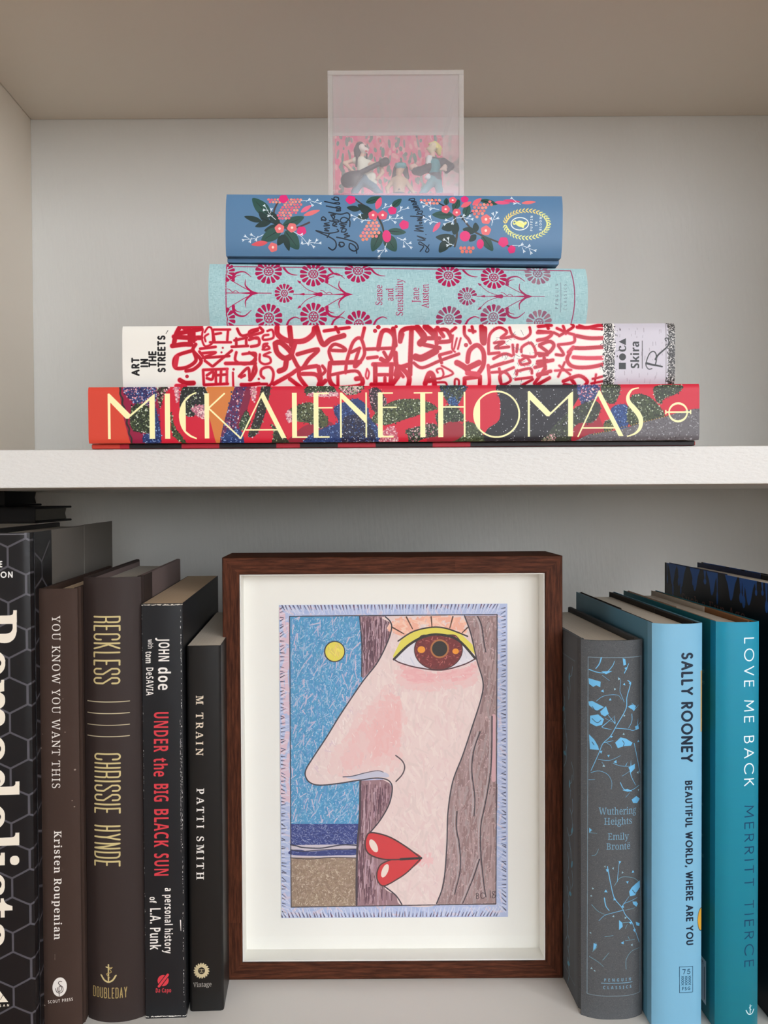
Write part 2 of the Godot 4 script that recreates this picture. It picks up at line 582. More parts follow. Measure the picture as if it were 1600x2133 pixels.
# ---------------------------------------------------------------- books (spine towards +z at z = 0, standing on y = 0, centred on x)
func spine_outline(t: float, bulge: float, power: float, thick: float, joint: bool, lip_low := 0.0) -> PackedVector2Array:
	var out := PackedVector2Array()
	var back := -(bulge + 6.0)
	var xl := -t / 2.0 + lip_low
	var xr := t / 2.0
	if lip_low > 0.0:
		out.append(Vector2(xl + 0.2, back))
		out.append(Vector2(xl + 0.1, -bulge - 1.0))
	elif joint:
		out.append_array([Vector2(xl + 0.1, back), Vector2(xl + 1.3, back + 1.6), Vector2(xl + 1.3, back + 2.6), Vector2(xl + 0.2, -bulge - 1.4)])
	else:
		out.append(Vector2(xl, back))
	var n := 24
	for i in n + 1:
		var a := -1.0 + 2.0 * i / n
		out.append(Vector2(lerpf(xl, xr, i / float(n)), -bulge * pow(absf(a), power)))
	if joint and lip_low <= 0.0:
		out.append_array([Vector2(xr - 0.2, -bulge - 1.4), Vector2(xr - 1.3, back + 2.6), Vector2(xr - 1.3, back + 1.6), Vector2(xr - 0.1, back)])
	else:
		out.append(Vector2(xr, back))
	var inner := PackedVector2Array()
	for i in range(out.size() - 1, -1, -1):
		var a := out[maxi(0, i - 1)]
		var b := out[mini(out.size() - 1, i + 1)]
		var d := (b - a).normalized()
		var p := out[i] + Vector2(d.y, -d.x) * thick
		p.y = maxf(p.y, back)
		inner.append(p)
	out.append_array(inner)
	return out

# o keys: bulge, power, board, square, joint, lip, depth of the page edge
func hardback(b: Node3D, t: float, h: float, d: float, spine: Material, left: Material, right: Material, pages: Material, o := {}) -> void:
	var bulge: float = o.get("bulge", 4.0)
	var board: float = o.get("board", 2.6)
	var sq: float = o.get("square", 3.0)
	var lip: float = o.get("lip", 0.0)
	var taper: Array = o.get("taper", [])
	var back := -(bulge + 6.0)
	var m := MB.new()
	m.taper = taper
	m.sweep(spine_outline(t, bulge, o.get("power", 2.2), 1.4, o.get("joint", true), lip), 0.0, h, -t / 2.0, t / 2.0)
	part("spine", m, spine, b)
	for s in [-1.0, 1.0]:
		m = MB.new()
		m.taper = taper
		var front := back if lip <= 0.0 or s > 0 else -bulge - 3.6
		m.box(Vector3(-t / 2.0 if s < 0 else t / 2.0 - board, 0, -d), Vector3(-t / 2.0 + board if s < 0 else t / 2.0, h, front + 0.05), 0.5)
		part("cover", m, left if s < 0 else right, b)
	m = MB.new()
	m.taper = taper
	var w := t / 2.0 - board - 0.15
	var q := PackedVector2Array()
	for i in 13:
		var a := -1.0 + i / 6.0
		q.append(Vector2(a * w, -bulge * pow(absf(a), o.get("power", 2.2)) - 1.9 - (0.0 if absf(a) < 0.9 else 0.6)))
	q.append_array([Vector2(w, -d + 3.5), Vector2(0, -d + 6.0), Vector2(-w, -d + 3.5)])
	m.sweep(q, sq, h - sq, -w, w)
	part("page_block", m, pages, b)
	if o.has("band"):
		m = MB.new()
		m.box(Vector3(-w * 0.8, h - sq, -bulge - 5.5), Vector3(w * 0.8, h - sq + 1.2, -bulge - 2.2), 0.5)
		part("headband", m, o.band, b)

# a hardback in a paper jacket: the jacket wraps spine and boards, its flaps turn in over the boards
func jacketed(b: Node3D, t: float, h: float, d: float, spine: Material, left: Material, right: Material, inside: Material, pages: Material, o := {}) -> void:
	var bulge: float = o.get("bulge", 3.0)
	var board := 2.6
	var sq := 3.2
	var back := -(bulge + 6.0)
	var power: float = o.get("power", 4.0)
	var m := MB.new()
	m.sweep(spine_outline(t, bulge, power, 0.35, false), 0.0, h, -t / 2.0, t / 2.0)
	part("jacket_spine", m, spine, b)
	m = MB.new()
	var lining := spine_outline(t - 1.0, bulge, power, 1.4, false)
	for i in lining.size():
		lining[i].y -= 0.5
	m.sweep(lining, 0.5, h - 0.6, -t / 2.0, t / 2.0)
	part("spine_lining", m, inside, b)
	for s in [-1.0, 1.0]:
		var x0 := -t / 2.0 if s < 0 else t / 2.0 - 0.35
		boxed("jacket_panel", Vector3(x0, 0, -d), Vector3(x0 + 0.35, h, back + 0.02), left if s < 0 else right, b, 0.1)
		var x1 := -t / 2.0 + 0.4 if s < 0 else t / 2.0 - 0.4 - board
		boxed("board", Vector3(x1, 0.4, -d + 0.6), Vector3(x1 + board, h - 0.5, back), inside, b, 0.4)
		var x2 := x1 + board + 0.02 if s < 0 else x1 - 0.42
		boxed("jacket_flap", Vector3(x2, 0.2, -d + 0.4), Vector3(x2 + 0.4, h - 0.1, -d * 0.42), o.get("flap", left), b, 0.1)
	var w := t / 2.0 - board - 0.9
	m = MB.new()
	var q := PackedVector2Array()
	for i in 13:
		var a := -1.0 + i / 6.0
		q.append(Vector2(a * w, -bulge * pow(absf(a), power) - 2.6))
	q.append_array([Vector2(w, -d + 4.5), Vector2(-w, -d + 4.5)])
	m.sweep(q, sq, h - sq, -w, w)
	part("page_block", m, pages, b)

func paperback(b: Node3D, t: float, h: float, d: float, spine: Material, left: Material, right: Material, pages: Material, corner := 0.7) -> void:
	var m := MB.new()
	m.sweep(PackedVector2Array([Vector2(-t / 2, -1.6), Vector2(-t / 2, -corner), Vector2(-t / 2 + corner * 0.3, -corner * 0.3), Vector2(-t / 2 + corner, 0), Vector2(t / 2 - corner, 0), Vector2(t / 2 - corner * 0.3, -corner * 0.3), Vector2(t / 2, -corner), Vector2(t / 2, -1.6)]), 0.0, h, -t / 2.0, t / 2.0, 60.0)
	part("spine", m, spine, b)
	for s in [-1.0, 1.0]:
		var x0 := -t / 2.0 if s < 0 else t / 2.0 - 0.4
		boxed("cover", Vector3(x0, 0, -d), Vector3(x0 + 0.4, h, -1.6), left if s < 0 else right, b, 0.1)
	boxed("page_block", Vector3(-t / 2 + 0.42, 0.1, -d + 0.3), Vector3(t / 2 - 0.42, h - 0.05, -1.62), pages, b, 0.1)

# a book lying on its side, spine to the front: x from the left end, y of its lower face
func lie(b: Node3D, right_end: float, y_low: float, t: float, d: float, yaw := 0.0, tilt := 0.0) -> void:
	b.position = V(right_end, y_low + t / 2.0, d) * MM
	b.rotation_degrees = Vector3(0, yaw, 90.0 + tilt)

func speckle(p: Painter, shape: PackedVector2Array, n: int, r0: float, r1: float, cols: Array) -> void:
	var lo := shape[0]
	var hi := shape[0]
	for q in shape:
		lo = lo.min(q)
		hi = hi.max(q)
	for i in n:
		var q := Vector2(rng.randf_range(lo.x, hi.x), rng.randf_range(lo.y, hi.y))
		if Geometry2D.is_point_in_polygon(q, shape):
			var c: Color = cols[rng.randi() % cols.size()]
			p.dot(q, rng.randf_range(r0, r1), c)

func stack() -> void:
	# the wide glittering book
	var o := thing("large_book", "widest book at the bottom of the stack, glittering red spine with cream capitals", "book")
	var cover_red := mat(C(176, 32, 50), 0.5)
	var p_dark := Painter.new(1275, 12, 0.8, C(176, 32, 50))
	for s in [[80, 190], [270, 390], [440, 520], [600, 720], [800, 1275]]:
		p_dark.rect(s[0], 0, s[1] - s[0], 12, C(26, 22, 24))
	p_dark.rect(0, 0, 60, 12, C(205, 66, 50))
	var strip := p_dark.im
	p_dark.im.rotate_90(CLOCKWISE)
	var low := mat(Color.WHITE, 0.5, p_dark.done())
	hardback(o, 31.6, 315.3, 248, mat(Color.WHITE, 0.42, print_glitter()), low, cover_red, M.pages, {"bulge": 0.9, "power": 14.0, "lip": 2.6, "joint": false})
	lie(o, 181.6, MID_TOP + 0.08, 31.6, 407)
	# the graffiti book
	o = thing("graffiti_book", "white book with red graffiti scrawl along its spine, second from the bottom of the stack", "book")
	var art := mat(Color.WHITE, 0.35, print_graffiti())
	var plain := mat(C(238, 234, 226), 0.35)
	jacketed(o, 32.4, 288.3, 225, art, plain, mat(C(196, 60, 76), 0.35), M.black, M.pages, {"bulge": 1.4, "power": 7.0})
	lie(o, 171.1, 57.75, 32.4, 412)
	# the pale blue cloth book
	o = thing("cloth_book", "pale blue linen book with raspberry daisies, second from the top of the stack", "book")
	var linen := mat(Color.WHITE, 0.9, print_daisies())
	weave(linen)
	var linen_plain := mat(C(170, 205, 208), 0.9)
	weave(linen_plain)
	hardback(o, 33.0, 199, 131, linen, linen_plain, linen_plain, M.pages, {"bulge": 4.5, "power": 2.6, "joint": false, "taper": [-16.5, 0.915, 1.03, 199.0]})
	lie(o, 126.5, 90.2, 33.0, 415)
	# the blue flowered book
	o = thing("flowered_book", "blue book with pink flowers on its spine, topmost of the stack", "book")
	var blue := mat(C(84, 122, 158), 0.45)
	hardback(o, 34.4, 174.8, 132, mat(Color.WHITE, 0.42, print_flowers()), blue, blue, M.pages, {"bulge": 2.4, "power": 3.0, "lip": 2.4, "joint": false})
	lie(o, 111.9, 121.6, 34.4, 410, -0.8, -0.95)

func weave(m: StandardMaterial3D) -> void:
	if not M.has("weave"):
		var n := 128
		var im := Image.create(n, n, false, Image.FORMAT_RGB8)
		for y in n:
			for x in n:
				var a := sin(TAU * x / 8.0) * (0.7 + 0.3 * sin(TAU * y / 16.0))
				var b := cos(TAU * y / 8.0) * (0.7 + 0.3 * cos(TAU * x / 16.0))
				var g := 0.5 + 0.25 * a * (1.0 if (x / 4 + y / 4) % 2 == 0 else 0.4) + 0.25 * b * (0.4 if (x / 4 + y / 4) % 2 == 0 else 1.0)
				g += rng.randf_range(-0.12, 0.12)
				im.set_pixel(x, y, Color(g, g, g))
		im.bump_map_to_normal_map(3.0)
		M.weave = ImageTexture.create_from_image(im)
	m.detail_enabled = false
	relief(m, M.weave, Vector3.ONE, 0.0)
	m.uv1_triplanar = false
	m.normal_enabled = false

func print_glitter() -> Texture2D:
	var p := Painter.new(1275, 127, 1.6, C(208, 34, 58))
	p.off = Vector2(183, 807)
	p.lean = Vector2(0, -0.0047)
	var green := [C(34, 40, 32), C(66, 78, 52), C(88, 100, 66), C(150, 160, 126), C(24, 26, 24), C(52, 66, 48), C(44, 54, 38), C(78, 92, 58), C(30, 36, 28), C(206, 214, 190)]
	var blue := [C(32, 48, 92), C(46, 72, 130), C(24, 34, 70), C(80, 110, 170), C(150, 176, 215), C(38, 58, 108)]
	var night := [C(30, 28, 34), C(44, 40, 50), C(120, 118, 126), C(200, 200, 206), C(34, 32, 38), C(62, 60, 72)]
	var pink := [C(226, 170, 176), C(206, 130, 146), C(240, 208, 206), C(176, 90, 112)]
	var grey := [C(96, 92, 94), C(120, 118, 122), C(150, 148, 152), C(78, 74, 76), C(170, 168, 172)]
	var region := func(t: String, base: Color, cols: Array, n: int, r0: float, r1: float) -> void:
		var s := Painter.smooth(Painter.pts(t), true)
		p.poly(s, base)
		speckle(p, s, n, r0, r1, cols)
		for i in s.size():
			var c: Color = cols[rng.randi() % cols.size()]
			p.dot(s[i] + Vector2(rng.randfn(), rng.randfn()) * 1.3, rng.randf_range(r0, r1), c)
	p.poly(Painter.pts("180,800 246,800 254,860 274,940 180,940"), C(216, 74, 56))
	p.poly(Painter.pts("246,800 330,800 336,940 274,940 254,860"), C(150, 30, 66))
	p.poly(Painter.pts("418,800 496,800 452,936"), C(214, 128, 66))
	p.poly(Painter.pts("496,800 530,800 490,940 452,936"), C(130, 36, 66))
	p.poly(Painter.smooth(Painter.pts("897,890 958,880 962,930 897,934"), true), C(158, 40, 54))
	p.poly(Painter.smooth(Painter.pts("640,885 690,880 700,925 600,925 612,905"), true), C(150, 38, 58))
	p.poly(Painter.smooth(Painter.pts("1190,870 1236,850 1262,930 1176,932"), true), C(160, 38, 54))
	region.call("1046,798 1204,798 1194,850 1178,874 1150,934 1010,934 1014,897 1040,876 1043,840", C(40, 38, 44), [C(34, 32, 38), C(52, 50, 58), C(90, 90, 100), C(240, 240, 244)], 900, 0.4, 1.1)
	region.call("258,806 320,804 322,842 300,846 274,836", C(56, 50, 96), blue + pink, 420, 0.7, 1.9)
	region.call("272,855 286,842 310,850 316,896 290,900 272,890", C(52, 60, 46), green, 520, 0.7, 2.0)
	region.call("322,846 334,918 300,922 298,906 316,896", C(40, 56, 104), blue, 330, 0.7, 1.8)
	region.call("383,804 424,804 433,852 410,862 392,868 374,850", C(40, 42, 42), green + night, 420, 0.7, 1.8)
	region.call("400,850 428,846 424,872 404,860", C(150, 110, 124), pink, 130, 1.0, 2.4)
	region.call("356,860 364,890 388,926 364,912 356,890", C(70, 84, 52), green, 220, 0.8, 2.0)
	region.call("330,806 352,806 340,826 334,850 328,830", C(60, 30, 44), green + pink, 150, 0.8, 2.0)
	region.call("362,806 368,838 372,826 370,806", C(200, 150, 150), pink, 70, 1.0, 2.2)
	region.call("490,804 510,804 500,852 480,930 456,926", C(100, 44, 84), pink + blue, 420, 0.8, 2.0)
	region.call("470,900 500,896 504,930 462,930", C(40, 60, 112), blue, 240, 0.7, 1.6)
	region.call("502,872 514,856 521,880 506,896 498,888", C(64, 84, 66), green, 160, 0.7, 1.6)
	region.call("546,804 563,804 555,850 536,902 516,908 530,870 538,840", C(48, 44, 42), green + night, 380, 0.7, 1.7)
	region.call("524,806 534,806 530,836 524,826", C(190, 150, 142), pink, 60, 1.0, 2.4)
	region.call("564,884 590,905 602,930 566,930 570,904", C(56, 58, 46), green, 260, 0.7, 1.7)
	region.call("598,862 614,848 650,840 682,872 674,892 644,882 610,876", C(84, 88, 58), green, 560, 0.7, 1.8)
	region.call("596,862 606,856 606,874 600,880", C(220, 190, 186), pink, 60, 1.0, 2.0)
	region.call("640,806 690,804 700,824 668,820 640,824", C(56, 60, 48), green, 240, 0.7, 1.8)
	region.call("646,820 696,818 700,826 650,827", C(210, 178, 176), pink, 110, 1.0, 2.0)
	region.call("708,806 756,804 744,820 722,822", C(196, 176, 168), pink + green, 190, 0.9, 2.0)
	region.call("695,852 720,838 746,832 766,850 770,870 786,890 786,930 640,930 646,906 680,890 704,880", C(42, 62, 112), blue, 1500, 0.6, 1.6)
	region.call("716,872 756,868 780,904 776,930 716,930", C(36, 36, 62), blue + night, 560, 0.6, 1.5)
	region.call("770,814 790,811 806,842 790,862 774,850", C(56, 40, 46), night + pink, 190, 0.6, 1.5)
	region.call("774,872 815,838 860,832 890,838 911,851 896,857 850,872 800,886", C(76, 84, 52), green, 1200, 0.6, 1.7)
	region.call("848,896 884,886 900,883 913,891 916,906 880,915 856,928 850,908", C(50, 50, 42), green + pink, 460, 0.7, 1.8)
	region.call("798,900 820,890 828,920 804,930 790,925", C(196, 90, 104), pink, 150, 0.9, 1.9)
	region.call("918,804 970,804 962,830 950,846 935,842", C(46, 54, 52), green + blue, 460, 0.6, 1.6)
	region.call("934,832 948,830 954,846 940,848", C(50, 100, 150), blue, 110, 0.6, 1.5)
	region.call("908,866 930,846 955,852 966,876 931,880 916,890", C(54, 60, 48), green, 420, 0.6, 1.7)
	region.call("966,880 998,890 1006,930 936,930 966,906", C(70, 78, 52), green, 460, 0.6, 1.6)
	region.call("1204,804 1250,804 1236,842 1214,846", C(60, 66, 116), blue + pink, 330, 0.6, 1.8)
	region.call("1170,872 1230,836 1252,850 1236,880 1200,886 1182,930 1128,930", C(58, 62, 52), green + night, 950, 0.6, 1.6)
	region.call("1130,915 1156,905 1150,930 1118,930", C(140, 124, 112), pink + green, 170, 0.7, 1.6)
	region.call("1254,804 1292,804 1282,840 1262,836", C(54, 56, 44), green, 330, 0.6, 1.6)
	region.call("1274,852 1306,845 1311,880 1298,900 1286,884", C(40, 72, 130), blue, 280, 0.6, 1.5)
	region.call("1314,832 1330,822 1356,830 1376,850 1384,868 1350,880 1320,890 1307,872", C(68, 76, 52), green, 760, 0.6, 1.7)
	region.call("1366,806 1421,804 1413,820 1386,831 1376,842 1366,832", C(58, 64, 50), green, 400, 0.6, 1.6)
	region.call("1258,884 1274,874 1280,890 1264,906", C(96, 96, 50), green, 110, 0.6, 1.5)
	region.call("1222,908 1290,896 1380,870 1470,856 1470,940 1200,940", C(104, 100, 104), grey, 1700, 0.5, 1.5)
	for i in 60:
		var t := i / 59.0
		p.dot(Vector2(lerpf(248, 276, t) + sin(t * 40.0) * 1.4, lerpf(806, 936, t)), 2.0, C(54, 46, 44))
		p.dot(Vector2(lerpf(1235, 1390, t), lerpf(906, 868, t)), 1.1, C(196, 150, 60) if i % 2 else C(60, 50, 40))
	# capitals
	var gold := C(255, 246, 186)
	var top := 821.0
	var cap := 93.5
	p.lean = Vector2.ZERO
	p.off = Vector2(183, 807)
	var g := func(t: String) -> void:
		var q := PackedVector2Array()
		for v in Painter.pts(t):
			q.append(Vector2(v.x, top + v.y * cap))
		p.poly(q, gold)
	var bar := func(a: float, b: float, v: float) -> void: p.rect(a, top + v * cap - 1.6, b - a, 3.2, gold)
	g.call("223.6,0 228,0.03 229.3,0.12 229.3,1 223.6,1")
	g.call("223.6,0 227,-0.01 271,0.46 267,0.555 261,0.55 226,0.16")
	g.call("266,0.555 268,0.48 318,0.03 322,0 322,0.05")
	g.call("310.5,0.09 322,0 322,1 310.5,1")
	g.call("342.7,0 353.6,0 353.6,1 342.7,1")
	p.poly(Painter.smooth(Painter.pts("409,818 395,824 383,835 375,850 372,867.5 375,886 383,901 395,911 409,916"), false) + Painter.pts("409,913 398,908 386.5,899 386.5,837 398,826 409,821"), gold)
	g.call("425.6,0 435.2,0 435.2,1 425.6,1")
	p.line(PackedVector2Array([Vector2(434, top + 0.33 * cap), Vector2(467, top + 1)]), 3.4, gold)
	p.line(PackedVector2Array([Vector2(434, top + 0.33 * cap), Vector2(500.6, top + cap)]), 3.4, gold)
	p.line(PackedVector2Array([Vector2(500.6, top + cap), Vector2(547, top)]), 3.2, gold)
	g.call("545,0 549,-0.01 596.5,1 585.5,1 543,0.09")
	bar.call(511, 582, 0.815)
	g.call("608,0 618.4,0 618.4,1 608,1")
	bar.call(610, 640, 0.982)
	for x in [653.0, 787.0]:
		p.rect(x, top, 10.3, cap, gold)
		bar.call(x + 5, x + 32, 0.018)
		bar.call(x + 5, x + 40, 0.335)
		bar.call(x + 5, x + 33, 0.982)
	p.rect(708, top, 3.8, cap, gold)
	p.rect(761, top, 3.6, cap, gold)
	g.call("708,0 712,0 763,0.52 763,0.7 711,0.13 708,0.1")
	bar.call(862, 901, 0.018)
	p.rect(875.6, top, 10.4, cap, gold)
	p.rect(913, top, 10.6, cap, gold)
	p.rect(966, top, 3.8, cap, gold)
	bar.call(918, 968, 0.335)
	var oc := Vector2(1035, top + cap / 2.0)
	var ring := PackedVector2Array()
	for i in 73:
		ring.append(oc + Vector2(cos(TAU * i / 72.0), sin(TAU * i / 72.0)) * 47.2)
	p.line(ring, 3.8, gold)
	var moon := PackedVector2Array()
	for i in 33:
		var a := deg_to_rad(lerpf(136, 224, i / 32.0))
		moon.append(oc + Vector2(cos(a), sin(a)) * 48.0)
	p.poly(moon, gold)
	p.rect(1100, top, 4.6, cap, gold)
	g.call("1100,0 1104,-0.01 1148,0.47 1145,0.555 1139,0.55 1103,0.17")
	g.call("1144,0.555 1146,0.48 1190,0.03 1194.7,0 1194.7,0.05")
	g.call("1184,0.09 1194.7,0 1194.7,1 1184,1")
	p.line(PackedVector2Array([Vector2(1205, top + cap), Vector2(1249, top)]), 3.2, gold)
	g.call("1247,0 1251,-0.01 1300,1 1289.5,1 1245.5,0.09")
	bar.call(1214, 1284, 0.815)
	var s1 := Painter.smooth(Painter.pts("1331,815 1317,819 1309,832 1311,845 1321,857 1330,868 1336,882 1334,898 1324,909 1308,915"))
	for i in s1.size() - 1:
		var t := float(i) / (s1.size() - 1)
		p.line(PackedVector2Array([s1[i], s1[i + 1]]), 2.4 + 8.5 * pow(sin(PI * t), 1.5), gold)
	for i in 48:
		var a := TAU * i / 48.0
		p.dot(Vector2(1413.6, 866) + Vector2(cos(a) * 19.0, sin(a) * 18.5), 1.6 + 0.9 * absf(sin(a)), gold)
	p.rect(1388, 863.8, 52, 3.4, gold)
	p.rect(1386.5, 861, 2.6, 9, gold)
	p.rect(1438.5, 861, 2.6, 9, gold)
	p.im.rotate_90(CLOCKWISE)
	return p.done()

func strokes(p: Painter, o: Vector2, s: float, list: Array, cols: Array, soft := 0.0) -> void:
	p.crop(o, s)
	for e in list:
		for t in e[1].split(";"):
			var q := Painter.smooth(Painter.pts(t), false, 5)
			p.line(q, e[0] * 1.22 + soft, cols[int(q[0].x + q[0].y) % cols.size()])

func print_graffiti() -> Texture2D:
	var p := Painter.new(1150, 127, 1.7, C(240, 237, 228))
	p.origin = Vector2(256, 681)
	p.lean = Vector2(0, -0.003)
	var one := [
		[40, "720,70 680,160 660,250;640,278 760,262 850,262;660,178 830,190 960,190;740,60 800,100 900,200;830,100 840,260;960,90 720,140"],
		[30, "880,70 880,230;960,60 800,70;860,330 700,380 655,450 680,520 800,510 900,440 880,350;900,262 870,330 960,440 880,530 790,550"],
		[40, "720,650 780,680 870,680;680,715 770,715;690,395 670,500"],
		[15, "980,100 970,200 1000,280 1060,270;1000,130 1040,70 1080,100 1090,230 1060,270;1010,230 1000,180 1040,150"],
		[20, "1090,110 1110,230;1100,100 1280,100;1260,100 1250,220;1120,150 1180,140;1060,240 1290,240"],
		[22, "950,310 1120,290;960,360 1120,350 1000,400;980,410 1270,390;1090,500 1300,330;1000,440 1080,500;940,340 1000,420"],
		[22, "980,540 1250,530;1245,530 1240,690;1250,690 990,700;980,540 985,700;1020,600 1090,560 1080,640 1020,630;1110,600 1230,590;1120,540 1120,690;1180,540 1170,680"],
		[16, "1310,570 1310,720"], [24, "1380,610 1480,520 1500,640 1550,500;1400,620 1440,600"],
		[30, "1230,470 1340,470 1560,470;1400,700 1480,700 1600,690"],
		[22, "1350,350 1340,440 1440,480 1540,440 1560,360 1420,370;1300,290 1480,280;1350,200 1350,280;1330,220 1470,190;1360,90 1420,170 1590,110;1460,190 1460,270;1590,90 1500,120 1500,180 1580,200"],
	]
	var two := [
		[22, "110,70 140,120 0,160;0,200 90,180 100,250 20,270;0,330 60,370 60,420 0,440;60,450 70,520 20,600 0,610"],
		[17, "190,110 240,100 250,180 150,200 150,160 200,150;140,300 180,260 210,290 150,300 150,250 190,240;110,350 110,420 160,450 220,430 210,380 150,360 210,330"],
		[20, "150,590 120,560 130,500 210,480 250,540 230,640 180,680;0,650 180,650"],
		[42, "290,70 300,150 400,210 560,215 660,150 680,80;420,70 440,250;270,240 330,230 440,340 370,390 290,330 270,240;470,240 430,370 390,400 370,490 310,520"],
		[32, "440,350 530,500 620,400 715,300 500,350;480,240 450,330;250,650 420,560 520,500 700,470;420,600 540,690;520,500 520,580 600,690;550,550 700,560 740,660"],
		[42, "700,70 740,200 780,250 850,200 985,160"], [26, "780,112 920,92 1040,75;900,70 930,125"],
		[36, "720,480 740,600 720,670 790,620;840,440 830,600 890,680 1000,690 1160,665 1170,600 1110,600;870,440 1150,430"],
		[24, "760,470 790,520 740,570;850,560 1100,520 1160,580;920,560 920,690;1010,430 1000,540"],
		[26, "860,310 1000,312 960,270 880,250 830,320 860,420;1010,430 1080,230 1160,190 1200,330 1160,420 1100,480 1100,430 1140,310;1200,80 1170,200;1060,330 1150,290"],
		[12, "1225,500 1210,570 1230,600 1245,540 1225,500"],
		[36, "1290,455 1490,455;1270,660 1490,660;1310,460 1310,640;1480,460 1470,640;1340,300 1380,130 1450,110 1510,180 1490,330 1430,420 1370,400"],
		[26, "1320,560 1460,560;1410,590 1410,660;1210,300 1480,290;1230,390 1330,380;1400,330 1440,400;1520,340 1530,470 1600,580"], [40, "1590,150 1570,210"],
	]
	var three := [
		[38, "0,90 20,260;70,220 80,130 130,90 220,80;190,80 180,300 170,560;20,340 40,480 160,460;20,560 60,480 160,580 150,690;0,640 60,560"],
		[56, "250,80 320,180 280,240;230,380 300,390 440,320;340,70 420,140"], [32, "300,190 480,190;440,100 450,250;460,80 520,170;480,230 600,210 560,110 500,100;300,250 480,290;410,180 430,120"],
		[24, "210,440 300,490 480,420 680,350;480,360 600,330;480,370 500,440;600,120 650,80"],
		[13, "620,160 610,290 640,330;660,190 630,300;700,190 670,300"],
		[14, "460,540 450,510 500,500 520,560 490,600 440,600;500,470 620,550 450,605;440,640 540,640 560,690;640,690 640,610 680,620 680,700"],
		[40, "330,650 370,550 410,570 430,680;370,620 420,610"],
		[24, "740,70 740,150 780,200 800,240;790,110 850,120;820,70 830,130"], [42, "920,70 925,210 945,230 950,90"],
		[46, "660,440 700,460 760,500 780,540;760,500 890,440"], [36, "770,430 790,320 870,262 935,330 935,460 890,540"], [32, "740,600 740,690;900,690 900,590;740,600 900,580;740,690 900,690"], [40, "770,545 880,560"],
		[22, "990,350 1000,160 1100,80 1180,130 1120,190 1250,170;990,350 1100,340;1050,240 1150,230 1060,290 1200,280;1040,400 1150,350 1230,370;1000,490 1240,420;1050,470 1150,440"],
		[20, "1210,80 1240,160 1340,200 1420,150 1420,80;1240,260 1250,360;1020,540 1160,540 1220,620 1130,660 1110,560 1250,490;1100,500 1130,700"], [26, "985,470 1000,640 985,700"],
		[20, "1330,330 1340,280 1420,240 1470,300 1470,380 1340,370;1310,430 1380,390 1420,440 1330,460 1310,420;1280,530 1420,500 1440,550;1290,520 1280,560;1270,610 1440,590;1340,670 1450,610;1290,260 1280,330"],
		[26, "1470,490 1580,480 1470,650;1500,570 1600,550;1510,120 1600,130;1510,210 1600,200;1520,270 1600,330;1520,370 1600,360;1500,430 1600,420"],
	]
	var four := [
		[24, "10,62 130,50;90,40 100,80;0,120 130,120 90,170 0,190;0,310 90,310 150,240 110,200 20,230;0,400 140,370;60,350 70,450;0,500 120,470;0,590 110,530"],
		[19, "180,80 270,120 340,140;200,150 330,70 320,40;240,60 260,130;150,120 190,140;190,230 330,210 340,150;170,320 240,320 190,240"],
		[15, "190,520 250,390;160,465 310,458;200,420 300,500;390,50 480,80 600,90"],
		[26, "360,150 480,172 625,170;370,70 470,75 560,55 610,55;330,260 440,262 625,250;330,345 450,352 625,350;300,300 272,370 330,430 480,435 625,405;330,255 285,300"],
		[24, "240,560 380,512 460,560 440,600;250,590 350,600 300,530"], [14, "510,540 600,520;500,580 610,560;540,500 530,580"],
	]
	var crops := [[Vector2(240, 670), 1.0 / 5.3333, one], [Vector2(520, 670), 0.2, two], [Vector2(820, 670), 0.2, three], [Vector2(1120, 670), 0.225, four]]
	for c in crops:
		strokes(p, c[0], c[1], c[2], [C(247, 200, 200)], 17.0)
	for c in crops:
		strokes(p, c[0], c[1], c[2], [C(240, 120, 136)], 5.0)
	for c in crops:
		strokes(p, c[0], c[1], c[2], [C(196, 22, 48), C(208, 40, 64), C(186, 14, 40), C(214, 48, 72)])
	p.crop(Vector2(240, 670), 1.0 / 5.3333)
	for d in [[1200, 300, 12], [1185, 350, 12], [1318, 535, 14], [800, 610, 20]]:
		p.dot(Vector2(d[0], d[1]), d[2], C(190, 24, 52))
	p.crop(Vector2(520, 670), 0.2)
	for d in [[97, 600, 13], [225, 330, 8], [268, 100, 8], [1310, 112, 22], [1345, 72, 24], [1530, 66, 18]]:
		p.dot(Vector2(d[0], d[1]), d[2], C(196, 28, 54))
	p.crop(Vector2(820, 670), 0.2)
	p.dot(Vector2(755, 260), 22, C(196, 28, 54))
	for i in 60:
		var q := Vector2(rng.randf_range(1030, 1500), rng.randf_range(70, 680))
		p.line(PackedVector2Array([q, q + Vector2(rng.randf_range(-50, 50), rng.randf_range(-60, 60))]), 3.0, C(70, 40, 46))
	# pale metal end with sprayed black borders
	p.crop(Vector2.ZERO, 1.0)
	p.rect(1257, 660, 160, 160, C(236, 232, 228))
	p.rect(1280, 660, 140, 160, C(203, 198, 208))
	for i in 1500:
		p.oval(Vector2(1268 + rng.randfn() * 6.0, rng.randf_range(676, 812)), rng.randf_range(0.6, 2.2), rng.randf_range(0.5, 1.3), C(30, 28, 28) if rng.randf() < 0.72 else C(240, 236, 230), rng.randf_range(0, 180))
	for i in 46:
		var y := rng.randf_range(684, 800)
		var x := rng.randf_range(1288, 1380)
		p.line(PackedVector2Array([Vector2(x, y), Vector2(x + rng.randf_range(-0.8, 0.8), y + rng.randf_range(2, 9))]), rng.randf_range(0.6, 1.3), C(158, 150, 162))
	p.rect(1386.5, 660, 1.2, 160, C(120, 116, 116))
	p.rect(1392, 660, 14, 160, C(150, 146, 144))
